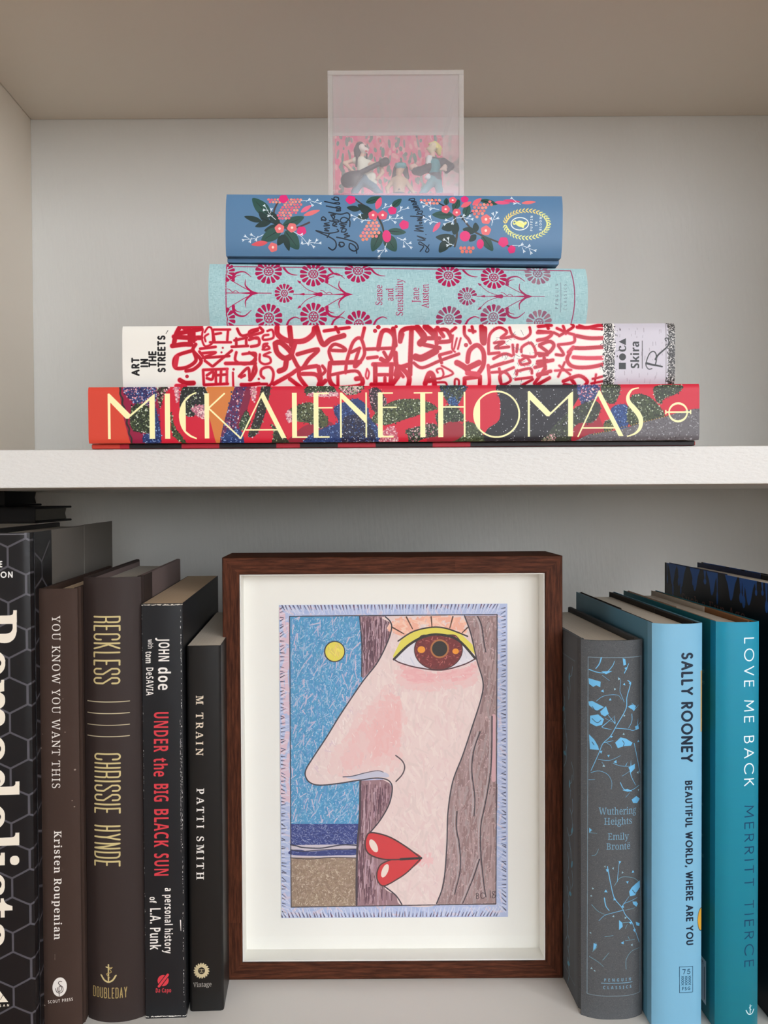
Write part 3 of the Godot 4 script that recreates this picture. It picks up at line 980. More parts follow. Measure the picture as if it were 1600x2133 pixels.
	for i in 1300:
		p.oval(Vector2(1399 + rng.randfn() * 4.0, rng.randf_range(676, 812)), rng.randf_range(0.5, 1.6), rng.randf_range(0.5, 1.4), C(34, 32, 32) if rng.randf() < 0.7 else C(214, 210, 206), rng.randf_range(0, 180))
	# lettering, read from the tail of the book upwards
	var ink := C(24, 24, 26)
	p.pen("ART", geo, Vector2(291.5, 783), 17, -90, 3.5, ink, 37, 0.14)
	p.pen("IN", geo, Vector2(310, 765), 17, -90, 3.5, ink, 16, 0.3)
	p.pen("THE", geo, Vector2(327, 765), 17, -90, 3.5, ink, 32, 0.14)
	p.pen("STREETS", geo, Vector2(346, 776), 17, -90, 3.5, ink, 75, 0.14)
	p.line(Painter.pts("347,697 351,690"), 1.0, ink)
	p.rect(1289, 759, 14.5, 13, ink)
	p.oval(Vector2(1296.5, 747), 7.2, 7, ink)
	p.text("c", serif_bold, Vector2(1303.5, 737.5), 19, -90, ink, 14)
	p.poly(Painter.pts("1288.5,716 1303.5,723 1303.5,709"), ink)
	p.text("Skira", sans_bold, Vector2(1331, 771), 17, -90, ink, 57)
	p.rect(1337, 714, 1.3, 57, C(60, 58, 60))
	p.curve("1379,767 1369,765 1356,762.5 1346,760", 3.0, ink, 4.4)
	p.curve("1358,771 1351,772 1346,766 1346,758 1349,748 1354,739 1361,736 1366,741 1367,752 1365,763", 1.6, ink, 2.4)
	p.curve("1365,752 1370,744 1380,735 1390,726 1393,717 1390,709 1385,710 1386,714", 3.6, ink, 1.5)
	p.im.rotate_90(CLOCKWISE)
	return p.done()

func print_daisies() -> Texture2D:
	var p := Painter.new(786, 134, 2.4, C(168, 204, 208))
	for i in 5200:
		var v := Vector2(rng.randf_range(0, 786), rng.randf_range(0, 134))
		var w := rng.randf_range(2, 9)
		var c := C(150, 188, 194) if rng.randf() < 0.55 else C(186, 217, 219)
		p.rect(v.x, v.y, w if i % 2 else 0.8, 0.8 if i % 2 else w, c)
	p.origin = Vector2(436, 547)
	p.crop(Vector2.ZERO, 1.0)
	var red := C(178, 28, 84)
	var worn := C(150, 100, 124)
	var cloth := C(168, 204, 208)
	var edge := PackedVector2Array([Vector2(472, 676), Vector2(472, 553), Vector2(830, 553), Vector2(1190, 553)])
	p.line(edge, 2.0, red)
	p.line(Painter.smooth(Painter.pts("1190,553 1194,600 1194,640 1191,676")), 2.0, C(160, 60, 100))
	p.line(Painter.pts("472,677 800,678 1190,678"), 2.2, red)
	var daisy := func(x: float, y: float, r: float, c: Color, c2: Color) -> void:
		for i in 14:
			if i == 0 and r < 22:
				continue
			var a := TAU * (i + 0.5) / 14.0
			var d := Vector2(cos(a), sin(a))
			var s := d.orthogonal()
			var o := Vector2(x, y)
			var col := c if (i * 5) % 14 < 10 else c2
			p.poly(Painter.smooth(PackedVector2Array([o + d * r * 0.5 + s * r * 0.05, o + d * r * 0.9 + s * r * 0.15, o + d * r + s * r * 0.07, o + d * r - s * r * 0.07, o + d * r * 0.9 - s * r * 0.15, o + d * r * 0.5 - s * r * 0.05]), true, 3), col)
		p.dot(Vector2(x, y), r * 0.37, c2)
		p.dot(Vector2(x, y), r * 0.31, cloth)
		for i in 7:
			var q := Vector2(x, y) + (Vector2.ZERO if i == 6 else Vector2.from_angle(TAU * i / 6.0) * r * 0.2)
			p.dot(q, r * 0.115, c2)
			p.dot(q, r * 0.07, cloth)
	for d in [[560, 564, 28], [653, 569, 28], [746, 560, 28], [560, 662, 28], [653, 660, 28], [747, 676, 28], [593, 612, 20], [466, 566, 24], [466, 664, 24]]:
		daisy.call(d[0], d[1], d[2], red, red)
	for d in [[934, 569, 27, 0], [1028, 573, 27, 0], [1120, 562, 27, 2], [935, 666, 27, 1], [1027, 662, 27, 1], [1123, 674, 27, 2], [972, 617, 20, 1]]:
		daisy.call(d[0], d[1], d[2], [red, C(160, 50, 94), C(160, 120, 136)][d[3]], worn if d[3] else red)
	p.rect(436, 540, 35, 150, cloth)
	for i in 400:
		var v := Vector2(rng.randf_range(436, 470), rng.randf_range(547, 681))
		p.rect(v.x, v.y, 4 if i % 2 else 0.8, 0.8 if i % 2 else 4, C(150, 188, 194) if i % 3 else C(186, 217, 219))
	# branching stems that end in an arrow
	var stem := func(tip: Vector2, back: float, c: Color) -> void:
		var l := func(t: String, w: float, w2 := -1.0) -> void:
			var q := PackedVector2Array()
			for v in Painter.pts(t):
				q.append(tip + v)
			p.line(Painter.smooth(q), w, c, w2)
		l.call("0,0 -%f,0" % back, 1.6)
		l.call("4,0 -10,0", 1.0, 9.0)
		l.call("-8,0 -34,0", 5.0, 1.5)
		for s in [-1.0, 1.0]:
			l.call("-10,%f -30,%f -58,%f" % [3 * s, 13 * s, 30 * s], 1.4)
			l.call("-10,%f -19,%f -24,%f -23,%f" % [2 * s, 10 * s, 18 * s, 29 * s], 5.0, 1.0)
			l.call("-49,%f -48,%f -40,%f -26,%f -12,%f" % [27 * s, 38 * s, 45 * s, 46 * s, 35 * s], 7.0, 1.0)
			l.call("-49,%f -44,%f -34,%f" % [27 * s, 36 * s, 39 * s], 3.0, 1.0)
			if back > 70.0:
				l.call("-68,%f -90,%f -105,%f" % [2 * s, 11 * s, 26 * s], 1.2)
				l.call("-105,%f -109,%f" % [26 * s, 29 * s], 5.0, 2.0)
		l.call("-38,-1 -44,-5 -50,-2 -56,-7 -62,-9", 1.2)
		if back > 70.0:
			l.call("-62,0 -76,0", 9.0, 3.0)
			l.call("-97,0 -104,0", 5.0, 2.0)
	stem.call(Vector2(536, 612), 64.0, red)
	p.line(Painter.pts("534,612 566,612"), 1.6, red)
	stem.call(Vector2(730, 614), 118.0, red)
	stem.call(Vector2(1104, 617), 112.0, C(164, 56, 98))
	p.line(Painter.pts("1104,617 1132,617"), 1.5, C(160, 90, 120))
	for x in [604.0, 698.0, 786.0, 978.0]:
		p.curve("%f,556 %f,566 %f,571 %f,572" % [x - 12, x - 4, x + 6, x + 16], 5.0, red, 1.0)
		p.curve("%f,678 %f,667 %f,661 %f,664" % [x - 8, x - 2, x + 10, x + 20], 5.0, red, 1.0)
	var ink := C(176, 36, 90)
	p.text("Sense", serif, Vector2(796, 637), 14, -90, ink, 44)
	p.text("and", serif, Vector2(819, 628), 14.5, -90, ink, 28)
	p.text("Sensibility", serif, Vector2(839, 659), 14.5, -90, ink, 80)
	p.text("Jane", serif, Vector2(872, 631), 14.5, -90, ink, 33)
	p.text("Austen", serif, Vector2(892, 643), 14.5, -90, ink, 53)
	var grey := C(116, 116, 134)
	p.text("PENGUIN", sans, Vector2(1160.5, 645), 5.8, -90, grey, 58, 0.7)
	p.text("CLASSICS", sans, Vector2(1178, 648), 5.8, -90, grey, 60, 0.7)
	p.line(Painter.pts("1166,652 1166,584"), 0.7, grey)
	p.im.rotate_90(CLOCKWISE)
	return p.done()

func print_flowers() -> Texture2D:
	var p := Painter.new(702, 143, 2.4, C(90, 130, 168))
	p.origin = Vector2(469, 410)
	p.lean = Vector2(0, 0.006)
	p.crop(Vector2.ZERO, 1.0)
	var green := [C(46, 84, 76), C(34, 56, 54), C(40, 70, 66)]
	var dark := C(26, 40, 42)
	var stem_c := C(78, 62, 64)
	var rose := C(233, 100, 124)
	var hot := C(228, 48, 122)
	var coral := C(236, 118, 120)
	var peach := C(240, 152, 132)
	var leaf := func(a: Vector2, b: Vector2, w: float, c: Color, vein := true) -> void:
		var d := b - a
		var s := d.orthogonal().normalized() * w
		p.poly(Painter.smooth(PackedVector2Array([a, a + d * 0.3 + s, a + d * 0.65 + s * 0.95, b, a + d * 0.65 - s * 0.95, a + d * 0.3 - s]), true, 5), c)
		if vein:
			p.line(PackedVector2Array([a + d * 0.1, a + d * 0.8]), 1.7, dark, 0.5)
	var L := func(ax: float, ay: float, bx: float, by: float, w: float, k: int, vein := true) -> void: leaf.call(Vector2(ax, ay), Vector2(bx, by), w, green[k], vein)
	var bloom := func(x: float, y: float, r: float, c: Color, eye := true) -> void:
		var q := PackedVector2Array()
		for i in 10:
			q.append(Vector2(x, y) + Vector2.from_angle(TAU * i / 10.0 + x) * r * (1.0 if i % 2 else 0.88))
		p.poly(Painter.smooth(q, true, 3), c)
		if eye:
			p.dot(Vector2(x, y), r * 0.26, C(255, 226, 214))
	var twig := func(x: float, y: float, angle: float, length: float, n: int) -> void:
		var d := Vector2.from_angle(deg_to_rad(angle))
		var c := C(226, 238, 246)
		p.line(Painter.smooth(PackedVector2Array([Vector2(x, y), Vector2(x, y) + d * length * 0.5 + d.orthogonal() * length * 0.08, Vector2(x, y) + d * length])), 1.3, c, 0.9)
		for i in n:
			var at := Vector2(x, y) + d * length * (0.3 + 0.7 * i / maxf(1, n - 1))
			var e := d.rotated(deg_to_rad(48.0 if i % 2 else -48.0)) * 7.5 if i < n - 1 else d * 4.0
			p.line(PackedVector2Array([at, at + e]), 1.1, c)
			for s in [-0.5, 0.5]:
				p.line(PackedVector2Array([at + e * 0.8, at + e + e.normalized().rotated(s) * 3.4]), 1.6, c, 2.2)
	var berries := func(t: String, n: int, r: float, cols: Array) -> void:
		var s := Painter.smooth(Painter.pts(t), true)
		var lo := s[0]
		var hi := s[0]
		for q in s:
			lo = lo.min(q)
			hi = hi.max(q)
		var step := r * 2.35
		var row := 0
		var y := lo.y
		while y < hi.y:
			var x := lo.x + (step * 0.5 if row % 2 else 0.0)
			while x < hi.x:
				if Geometry2D.is_point_in_polygon(Vector2(x, y), s):
					var c: Color = cols[rng.randi() % cols.size()]
					p.dot(Vector2(x + rng.randf_range(-0.6, 0.6), y + rng.randf_range(-0.6, 0.6)), r, c)
				x += step
			y += step * 0.88
			row += 1
	# left spray
	p.curve("577,430 570,450 574,466 590,482 604,494", 4.0, stem_c, 3.0)
	p.curve("596,487 620,484 644,474", 3.0, stem_c, 4.0)
	L.call(562, 462, 524, 419, 12, 0)
	L.call(545, 472, 508, 461, 5.5, 1, false)
	L.call(560, 475, 538, 450, 7, 1, false)
	L.call(582, 478, 556, 448, 8, 1, false)
	L.call(566, 470, 531, 483, 6.5, 1, false)
	L.call(585, 482, 550, 492, 7.5, 1, false)
	L.call(586, 488, 544, 513, 12, 0)
	L.call(588, 482, 633, 462, 9.5, 0)
	L.call(594, 492, 622, 530, 13, 0)
	L.call(592, 500, 602, 533, 6, 1, false)
	L.call(592, 500, 578, 522, 7, 1, false)
	p.curve("545,465 570,476 592,486", 2.0, dark)
	berries.call("556,419 600,417 628,421 620,450 604,464 586,470 577,455 590,430 566,432", 60, 2.9, [coral, peach, rose])
	bloom.call(589, 421, 10.5, hot, false)
	leaf.call(Vector2(626, 452), Vector2(648, 436), 4.5, C(240, 110, 140), false)
	leaf.call(Vector2(632, 459), Vector2(666, 447), 4.5, coral, false)
	bloom.call(582, 487, 10.5, coral)
	bloom.call(608, 485, 10.5, coral)
	bloom.call(628, 492, 10.5, hot, false)
	leaf.call(Vector2(557, 516), Vector2(523, 521), 5.0, C(226, 90, 100), false)
	bloom.call(568, 526, 10, coral)
	twig.call(574, 468, 232, 34, 4)
	twig.call(548, 500, 165, 38, 5)
	twig.call(626, 426, 8, 36, 4)
	twig.call(612, 494, 40, 34, 3)
	twig.call(630, 520, -4, 32, 4)
	# middle spray
	p.curve("738,420 752,432 780,450", 3.4, stem_c, 2.6)
	L.call(776, 458, 745, 434, 8.5, 1, false)
	L.call(750, 446, 722, 441, 6, 1, false)
	L.call(768, 462, 744, 462, 6, 1, false)
	L.call(762, 430, 794, 416, 7.5, 0)
	L.call(816, 441, 836, 421, 6.5, 0)
	bloom.call(730, 423, 11, hot, false)
	leaf.call(Vector2(784, 445), Vector2(793, 417), 6.0, C(232, 92, 126), false)
	L.call(794, 492, 776, 534, 11, 0)
	L.call(802, 500, 826, 534, 12, 0)
	L.call(808, 492, 846, 495, 7, 0)
	p.curve("785,458 796,480 800,498 804,520", 4.5, C(58, 62, 56), 3.0)
	berries.call("768,472 786,468 792,480 790,500 776,508 750,514 754,494", 44, 3.4, [C(236, 128, 134), C(238, 140, 112), peach])
	bloom.call(777, 458, 10.5, C(228, 84, 112))
	bloom.call(797, 458, 10.5, C(228, 84, 112))
	bloom.call(817, 448, 9.5, hot, false)
	bloom.call(842, 479, 10.5, hot, false)
	p.oval(Vector2(806, 503), 9, 13, hot, -8)
	twig.call(772, 470, 196, 36, 4)
	twig.call(798, 472, -12, 34, 4)
	twig.call(806, 518, 120, 24, 3)
	twig.call(828, 506, 35, 30, 4)
	twig.call(796, 444, -20, 14, 2)
	twig.call(828, 452, -25, 18, 2)
	# right spray
	p.curve("900,420 912,430 926,438", 2.4, C(50, 40, 42), 3.0)
	p.curve("944,436 948,470 952,500 948,524", 6.0, C(66, 66, 58), 4.0)
	p.curve("960,460 984,490 1010,504 1040,516 1062,524", 4.0, C(70, 62, 58), 3.0)
	p.curve("962,468 980,454 998,446", 2.0, dark)
	L.call(929, 436, 930, 419, 5, 0)
	L.call(946, 446, 956, 422, 7, 0)
	L.call(968, 462, 976, 432, 7.5, 0)
	L.call(944, 458, 900, 457, 8.5, 0)
	L.call(948, 480, 920, 487, 9, 1, false)
	L.call(950, 508, 908, 505, 8, 1, false)
	L.call(946, 500, 952, 474, 7, 1, false)
	L.call(936, 510, 916, 536, 9, 1, false)
	L.call(944, 500, 938, 526, 7, 1, false)
	L.call(990, 494, 964, 488, 7, 1, false)
	L.call(992, 494, 990, 474, 6, 1, false)
	L.call(992, 500, 978, 514, 6, 1, false)
	L.call(1004, 502, 1028, 533, 8.5, 0)
	L.call(1000, 424, 1036, 434, 6, 0)
	bloom.call(943, 424, 8.5, C(232, 96, 116))
	bloom.call(968, 422, 8.5, hot, false)
	leaf.call(Vector2(960, 440), Vector2(982, 428), 5.0, C(236, 104, 120), false)
	leaf.call(Vector2(984, 436), Vector2(1003, 419), 5.0, C(236, 104, 120), false)
	bloom.call(928, 445, 9.5, C(232, 96, 116))
	bloom.call(951, 452, 9, C(232, 96, 116))
	berries.call("874,421 900,418 918,424 914,434 898,436 884,430", 18, 3.2, [coral, peach])
	berries.call("986,434 1020,428 1024,436 1008,452 994,464 982,456", 30, 3.3, [coral, peach, C(226, 120, 110)])
	bloom.call(1012, 467, 11, coral)
	bloom.call(1012, 491, 11, coral)
	p.oval(Vector2(969, 503), 11, 11, hot)
	p.oval(Vector2(1001, 519), 7.5, 10, hot)
	leaf.call(Vector2(917, 473), Vector2(902, 494), 4.5, C(234, 92, 130), false)
	berries.call("958,524 976,520 988,530 978,538 960,536", 12, 3.6, [C(240, 130, 104), coral])
	bloom.call(1049, 515, 11, hot, false)
	bloom.call(1067, 530, 8.5, hot, false)
	leaf.call(Vector2(1030, 429), Vector2(1062, 431), 4.0, C(234, 90, 132), false)
	leaf.call(Vector2(1048, 424), Vector2(1084, 428), 3.2, C(226, 74, 118), false)
	leaf.call(Vector2(1086, 431), Vector2(1116, 428), 3.6, coral, false)
	twig.call(914, 446, 205, 34, 4)
	twig.call(912, 474, 200, 26, 4)
	twig.call(950, 464, 150, 22, 3)
	twig.call(952, 464, 5, 26, 4)
	twig.call(1024, 480, -70, 24, 4)
	twig.call(946, 522, 210, 18, 3)
	twig.call(1068, 522, 12, 44, 5)
	twig.call(1084, 434, -140, 18, 2)
	# hand lettering, upwards
	var ink := C(24, 38, 52)
	p.crop(Vector2(620, 390), 1.0 / 7.109)
	for t in ["460,970 520,1005 570,960 560,880 480,820 270,720 440,760 600,735 585,700", "440,820 470,770", "400,720 460,725 400,690 470,680", "390,650 470,640 395,615 465,600", "350,560 420,555 380,510 350,540 410,570", "535,640 580,620 540,600 520,640 580,660", "470,570 600,590 590,560 520,560", "490,480 530,540 545,500 500,480 560,470 460,440", "460,440 630,470 740,450 770,520 700,600 630,580 650,530 700,520 770,570 770,660", "575,420 630,415 620,390 575,420 580,390", "420,340 620,380 610,350 560,360", "395,265 600,310 600,280 540,290", "500,220 590,250 595,200 540,190 530,230"]:
		p.curve(t, 20, ink, 17)
	for t in ["640,960 620,900 680,900 690,940 640,960 610,930", "580,820 720,850 860,900 900,980 840,1020 770,980 780,910 860,960 880,1050", "700,820 770,800 690,780 740,760", "650,740 700,740 720,700 670,690 650,730", "640,680 700,660 640,640 720,630", "620,620 730,600"]:
		p.curve(t, 20, ink, 17)
	p.crop(Vector2(820, 390), 1.0 / 7.109)
	for t in ["400,1025 450,950 380,920 400,890 520,980 520,1030 480,1020 530,930", "360,860 470,860 350,800 480,840", "480,780 478,778", "310,720 440,730 330,690 440,680 320,650 430,640", "390,620 420,600 390,590 380,610", "350,570 420,560 360,550 420,530", "250,500 430,510 350,530", "340,470 410,460 420,420 350,440 460,500", "320,410 380,400 370,380 320,400", "290,370 370,360 290,345 360,335", "280,320 340,310 310,290 280,310", "260,270 330,270 260,255", "220,240 300,250 300,210 230,230 340,280"]:
		p.curve(t, 16, ink, 13)
	# gold wreath, bird badge and lettering
	p.crop(Vector2(1020, 390), 1.0 / 7.109)
	var gold := C(240, 240, 140)
	var o := Vector2(545, 620)
	for s in [-1.0, 1.0]:
		for i in 19:
			var a := deg_to_rad(178.0 - i * 9.4)
			var q := o + Vector2(cos(a) * 318, -sin(a) * 208 * s)
			var dir := Vector2(sin(a) * 318, cos(a) * 208 * s).normalized()
			for e in [-0.62, 0.62]:
				var tip := q + dir.rotated(e) * 62.0
				leaf.call(q, tip, 8.5, gold if i > 12 or s < 0 else C(248, 220, 120), false)
	var oval := PackedVector2Array()
	for i in 49:
		oval.append(Vector2(443, 615) + Vector2(cos(TAU * i / 48.0) * 128, sin(TAU * i / 48.0) * 95))
	p.line(oval, 15, C(240, 248, 240))
	p.shape("400,580 440,565 490,580 510,620 500,680 470,670 440,660 400,640 380,610", gold)
	p.shape("340,590 360,565 385,570 395,600 375,630 345,625", gold)
	p.dot(Vector2(364, 597), 14, C(90, 130, 168))
	p.shape("505,600 530,580 550,600 535,625 510,640", gold)
	p.curve("420,575 470,590 500,620", 8, C(240, 248, 240))
	var w := C(240, 246, 240)
	p.text("PUFFIN", sans_bold, Vector2(632, 730), 34, -90, w, 238, 0.35)
	p.text("IN", sans_bold, Vector2(702, 648), 34, -90, w, 66, 0.35)
	p.text("BLOOM", sans_bold, Vector2(766, 720), 34, -90, w, 214, 0.35)
	p.im.rotate_90(CLOCKWISE)
	return p.done()

# short crayon marks inside a shape
func scribble(p: Painter, shape: PackedVector2Array, n: int, length: float, w: float, angle: float, spread: float, cols: Array) -> void:
	var lo := shape[0]
	var hi := shape[0]
	for q in shape:
		lo = lo.min(q)
		hi = hi.max(q)
	for i in n:
		var q := Vector2(rng.randf_range(lo.x, hi.x), rng.randf_range(lo.y, hi.y))
		var d := Vector2.from_angle(deg_to_rad(angle + rng.randfn() * spread)) * length * rng.randf_range(0.4, 1.3)
		if Geometry2D.is_point_in_polygon(q, shape) and Geometry2D.is_point_in_polygon(q + d, shape):
			var c: Color = cols[rng.randi() % cols.size()]
			var s := d.orthogonal().normalized() * w * rng.randf_range(0.25, 0.6)
			p.poly(PackedVector2Array([q + s, q + d + s * 0.6, q + d - s * 0.6, q - s]), c)

func print_drawing() -> Texture2D:
	var p := Painter.new(478, 654, 2.4, C(178, 190, 222))
	p.origin = Vector2(581.1, 1260.1)
	p.lean = Vector2(0.0065, 0.0)
	p.crop(Vector2(560, 1240), 1.0 / 3.077)
	var S := func(t: String) -> PackedVector2Array: return Painter.smooth(Painter.pts(t), true)
	var whole := Painter.pts("66,62 1530,62 1545,2074 80,2074")
	# border of blue hatching
	scribble(p, whole, 2600, 60, 16, 35, 40, [C(166, 182, 220), C(196, 202, 226), C(206, 196, 214), C(186, 196, 228)])
	for i in 60:
		var q := Vector2(rng.randf_range(70, 130), rng.randf_range(70, 1300))
		p.line(PackedVector2Array([q, q + Vector2(rng.randf_range(-14, 14), 50)]), 22, C(222, 192, 204))
	for i in 75:
		var t := i / 75.0
		var y := lerpf(85, 2050, t) + rng.randf_range(-8, 8)
		for s in [0, 1]:
			var x := (72.0 + 13.0 * t) if s == 0 else (1502.0 + 13.0 * t)
			var d := Vector2(30, rng.randf_range(-14, 18) + (t - 0.5) * 30.0) * (1.0 if s == 0 else -1.0)
			var at := Vector2(x if s == 0 else x + 20, y)
			p.line(PackedVector2Array([at, at + d * rng.randf_range(0.6, 1.0)]), rng.randf_range(5, 8), [C(66, 70, 98), C(92, 98, 130), C(62, 60, 80)][i % 3], 3.0)
			var b := at + Vector2(0, 14)
			p.line(PackedVector2Array([b, b + d * 1.7]), 4.0, C(226, 226, 236), 2.0)
	for i in 62:
		var t := i / 62.0
		var x := lerpf(90, 1500, t) + rng.randf_range(-6, 6)
		for s in [0, 1]:
			var y := 66.0 if s == 0 else 2068.0
			var d := Vector2((t - 0.5) * (-34.0 if s == 0 else 40.0) + rng.randf_range(-6, 6), 32.0 if s == 0 else -34.0)
			p.line(PackedVector2Array([Vector2(x, y), Vector2(x, y) + d * rng.randf_range(0.6, 1.0)]), rng.randf_range(5, 9), [C(70, 66, 96), C(98, 100, 130), C(96, 60, 84)][i % 3], 3.0)
			p.line(PackedVector2Array([Vector2(x + 12, y), Vector2(x + 12, y) + d * 1.7]), 4.0, C(228, 228, 238), 2.0)
	# sky, sea, sand
	var sky_ := Painter.pts("134,134 602,134 602,1468 136,1468")
	p.poly(sky_, C(70, 150, 196))
	scribble(p, sky_, 1500, 50, 10, 100, 25, [C(60, 140, 190), C(86, 164, 206), C(76, 150, 190), C(96, 150, 200)])
	scribble(p, sky_, 3400, 15, 4.0, 105, 40, [C(150, 188, 214), C(190, 200, 220), C(120, 176, 208), C(196, 212, 226), C(170, 176, 206)])
	scribble(p, sky_, 260, 60, 9, 105, 22, [C(186, 180, 206), C(160, 186, 212), C(200, 190, 210)])
	var sea := Painter.pts("138,1466 580,1466 570,1602 138,1602")
	p.poly(sea, C(36, 56, 128))
	scribble(p, sea, 700, 16, 4, 20, 50, [C(120, 132, 176), C(90, 106, 160), C(28, 44, 108), C(150, 158, 190)])
	p.poly(Painter.pts("138,1602 570,1596 568,1690 138,1690"), C(206, 196, 204))
	p.curve("138,1600 180,1608 220,1618 330,1622 400,1612 480,1600 566,1604", 8, C(40, 42, 66))
	var sea2 := S.call("138,1636 200,1632 260,1644 340,1638 420,1634 500,1634 566,1632 566,1664 440,1668 300,1672 138,1664")
	p.poly(sea2, C(38, 56, 124))
	scribble(p, sea2, 90, 14, 4, 10, 40, [C(120, 132, 176), C(28, 44, 108)])
	p.curve("138,1632 220,1642 330,1634 450,1630 566,1628", 6, C(40, 42, 66))
	var sand := Painter.pts("138,1682 562,1686 568,2002 140,2004")
	p.poly(sand, C(152, 128, 106))
	scribble(p, sand, 600, 46, 10, 60, 60, [C(160, 136, 112), C(142, 118, 98), C(166, 140, 120)])
	scribble(p, sand, 420, 15, 4, 120, 70, [C(214, 196, 172), C(196, 176, 150)])
	p.curve("138,1684 260,1692 400,1682 562,1686", 6, C(66, 58, 62))
	p.dot(Vector2(423, 360), 68, C(48, 46, 50))
	p.dot(Vector2(424, 360), 61, C(230, 214, 78))
	scribble(p, S.call("366,360 424,302 482,360 424,418"), 90, 40, 8, 70, 20, [C(238, 224, 96), C(222, 200, 96), C(236, 206, 110)])
	# hair behind the profile
	for t in ["586,136 750,136 782,172 792,214 768,298 702,430 622,520 602,534 600,300", "590,1188 760,1180 797,1232 772,1350 702,1470 650,1532 622,1590 640,1660 770,1700 700,1762 702,1826 742,1868 822,1932 866,1996 562,1998 574,1700 590,1400"]:
		var h := Painter.pts(t)
		p.poly(h, C(152, 116, 122))
		scribble(p, h, 700, 90, 8, 91, 4, [C(116, 78, 90), C(168, 134, 138), C(176, 136, 148), C(134, 96, 106), C(188, 152, 158)])
		scribble(p, h, 420, 110, 6, 91, 4, [C(84, 50, 66), C(96, 60, 72), C(190, 160, 168)])
	# face
	var face := Painter.smooth(Painter.pts("755,138 785,180 790,218 765,300 700,430 610,545 530,660 450,780 370,910 290,1030 240,1112 236,1160 266,1200 330,1216 450,1205 560,1188 680,1172 750,1178 786,1202 796,1248 776,1340 720,1440 665,1510 720,1560 800,1690 745,1870 820,1930 860,1994 1085,1994 1130,1850 1150,1600 1156,1400 1186,1200 1250,1030 1310,850 1370,660 1380,560 1340,420 1300,250 1260,138"), true)
	p.poly(face, C(232, 208, 202))
	scribble(p, face, 1500, 80, 20, 80, 30, [C(234, 212, 206), C(230, 202, 198), C(236, 216, 208), C(226, 204, 198)])
	scribble(p, S.call("600,700 800,560 880,740 870,960 830,1120 620,1160 400,1160 380,1040 540,840"), 420, 110, 44, 75, 40, [C(233, 202, 197), C(234, 198, 193), C(233, 204, 198)])
	scribble(p, S.call("640,720 815,620 860,760 850,940 820,1080 640,1100 460,1120 450,1040 570,860"), 420, 100, 40, 75, 30, [C(234, 194, 190), C(233, 198, 193), C(235, 190, 186)])
	scribble(p, S.call("690,760 830,690 850,860 790,1000 640,1020"), 200, 90, 36, 75, 30, [C(234, 184, 180), C(234, 190, 186)])
	scribble(p, S.call("810,440 960,480 1110,500 1250,470 1350,420 1350,560 1150,610 860,590"), 300, 100, 34, 5, 25, [C(234, 194, 190), C(233, 198, 194)])
	scribble(p, S.call("830,450 960,480 1110,500 1250,470 1340,430 1330,520 1150,560 900,550"), 320, 90, 22, 5, 20, [C(234, 176, 176), C(236, 186, 184)])
	scribble(p, S.call("790,150 1250,150 1290,260 1100,230 900,260 810,280"), 260, 90, 26, 10, 60, [C(246, 190, 164), C(240, 176, 152), C(246, 204, 182)])
	scribble(p, S.call("960,1700 1060,1640 1060,1740 980,1760"), 60, 60, 20, 80, 40, [C(236, 192, 190)])
	scribble(p, S.call("300,1050 520,720 560,740 360,1080 280,1180 260,1130"), 180, 40, 10, 60, 30, [C(240, 222, 216), C(222, 196, 200)])
	scribble(p, face, 800, 26, 4, 80, 30, [C(240, 224, 216), C(216, 190, 190), C(226, 196, 194)])
	# hair on the right
	var hair := Painter.smooth(Painter.pts("1260,136 1300,250 1340,420 1380,560 1370,660 1310,850 1250,1030 1186,1200 1156,1400 1150,1600 1130,1850 1085,1996 1470,1996 1472,1000 1470,136"), true, 3)
	hair = Painter.pts("1260,136 1300,250 1340,420 1380,560 1370,660 1310,850 1250,1030 1186,1200 1156,1400 1150,1600 1130,1850 1085,1996 1470,1996 1470,136")
	p.poly(hair, C(158, 130, 128))
	scribble(p, hair, 1300, 120, 16, 96, 9, [C(148, 118, 116), C(168, 140, 138), C(140, 112, 112), C(176, 148, 146), C(166, 146, 144)])
	scribble(p, hair, 1300, 14, 4, 80, 40, [C(214, 182, 180), C(206, 170, 168), C(196, 160, 158)])
	p.line(Painter.pts("1450,780 1452,1190"), 26, C(214, 168, 172))
	var dark := C(50, 44, 56)
	for t in ["1345,142 1370,200 1385,300 1398,370", "1362,880 1322,1000 1310,1130 1330,1300 1325,1420", "1440,780 1435,1100 1400,1330 1370,1480 1370,1650 1390,1850 1405,1945", "1215,1390 1212,1500 1230,1600 1238,1760 1202,1925", "1362,1700 1322,1820 1255,1985"]:
		var q := Painter.smooth(Painter.pts(t))
		for i in q.size():
			q[i].x -= 13.0
		p.line(q, 8, C(182, 166, 166), 6)
		p.curve(t, 8, dark, 6)
	# eye
	p.poly(Painter.pts("800,390 850,290 930,235 1050,210 1150,220 1240,255 1310,320 1336,392 1300,360 1220,290 1100,255 1000,265 900,320 808,412"), C(228, 214, 84))
	var white := S.call("805,412 900,322 1000,268 1100,256 1220,292 1330,410 1250,450 1110,480 960,465 850,435")
	p.poly(white, C(226, 222, 228))
	scribble(p, white, 90, 50, 8, 60, 20, [C(208, 208, 220), C(236, 232, 234)])
	var iris := PackedVector2Array()
	for i in 49:
		var a := TAU * i / 48.0
		iris.append(Vector2(1092 + cos(a) * 155, clampf(352 + sin(a) * 128, 258, 482)))
	p.poly(iris, C(112, 26, 30))
	scribble(p, iris, 420, 14, 5, 20, 80, [C(140, 44, 44), C(92, 18, 24), C(196, 110, 100), C(120, 30, 32)])
	p.line(iris, 5, C(50, 24, 28))
	p.dot(Vector2(1100, 346), 60, C(176, 108, 54))
	p.dot(Vector2(1100, 346), 49, C(24, 20, 18))
	p.oval(Vector2(982, 351), 25, 22, C(240, 156, 36))
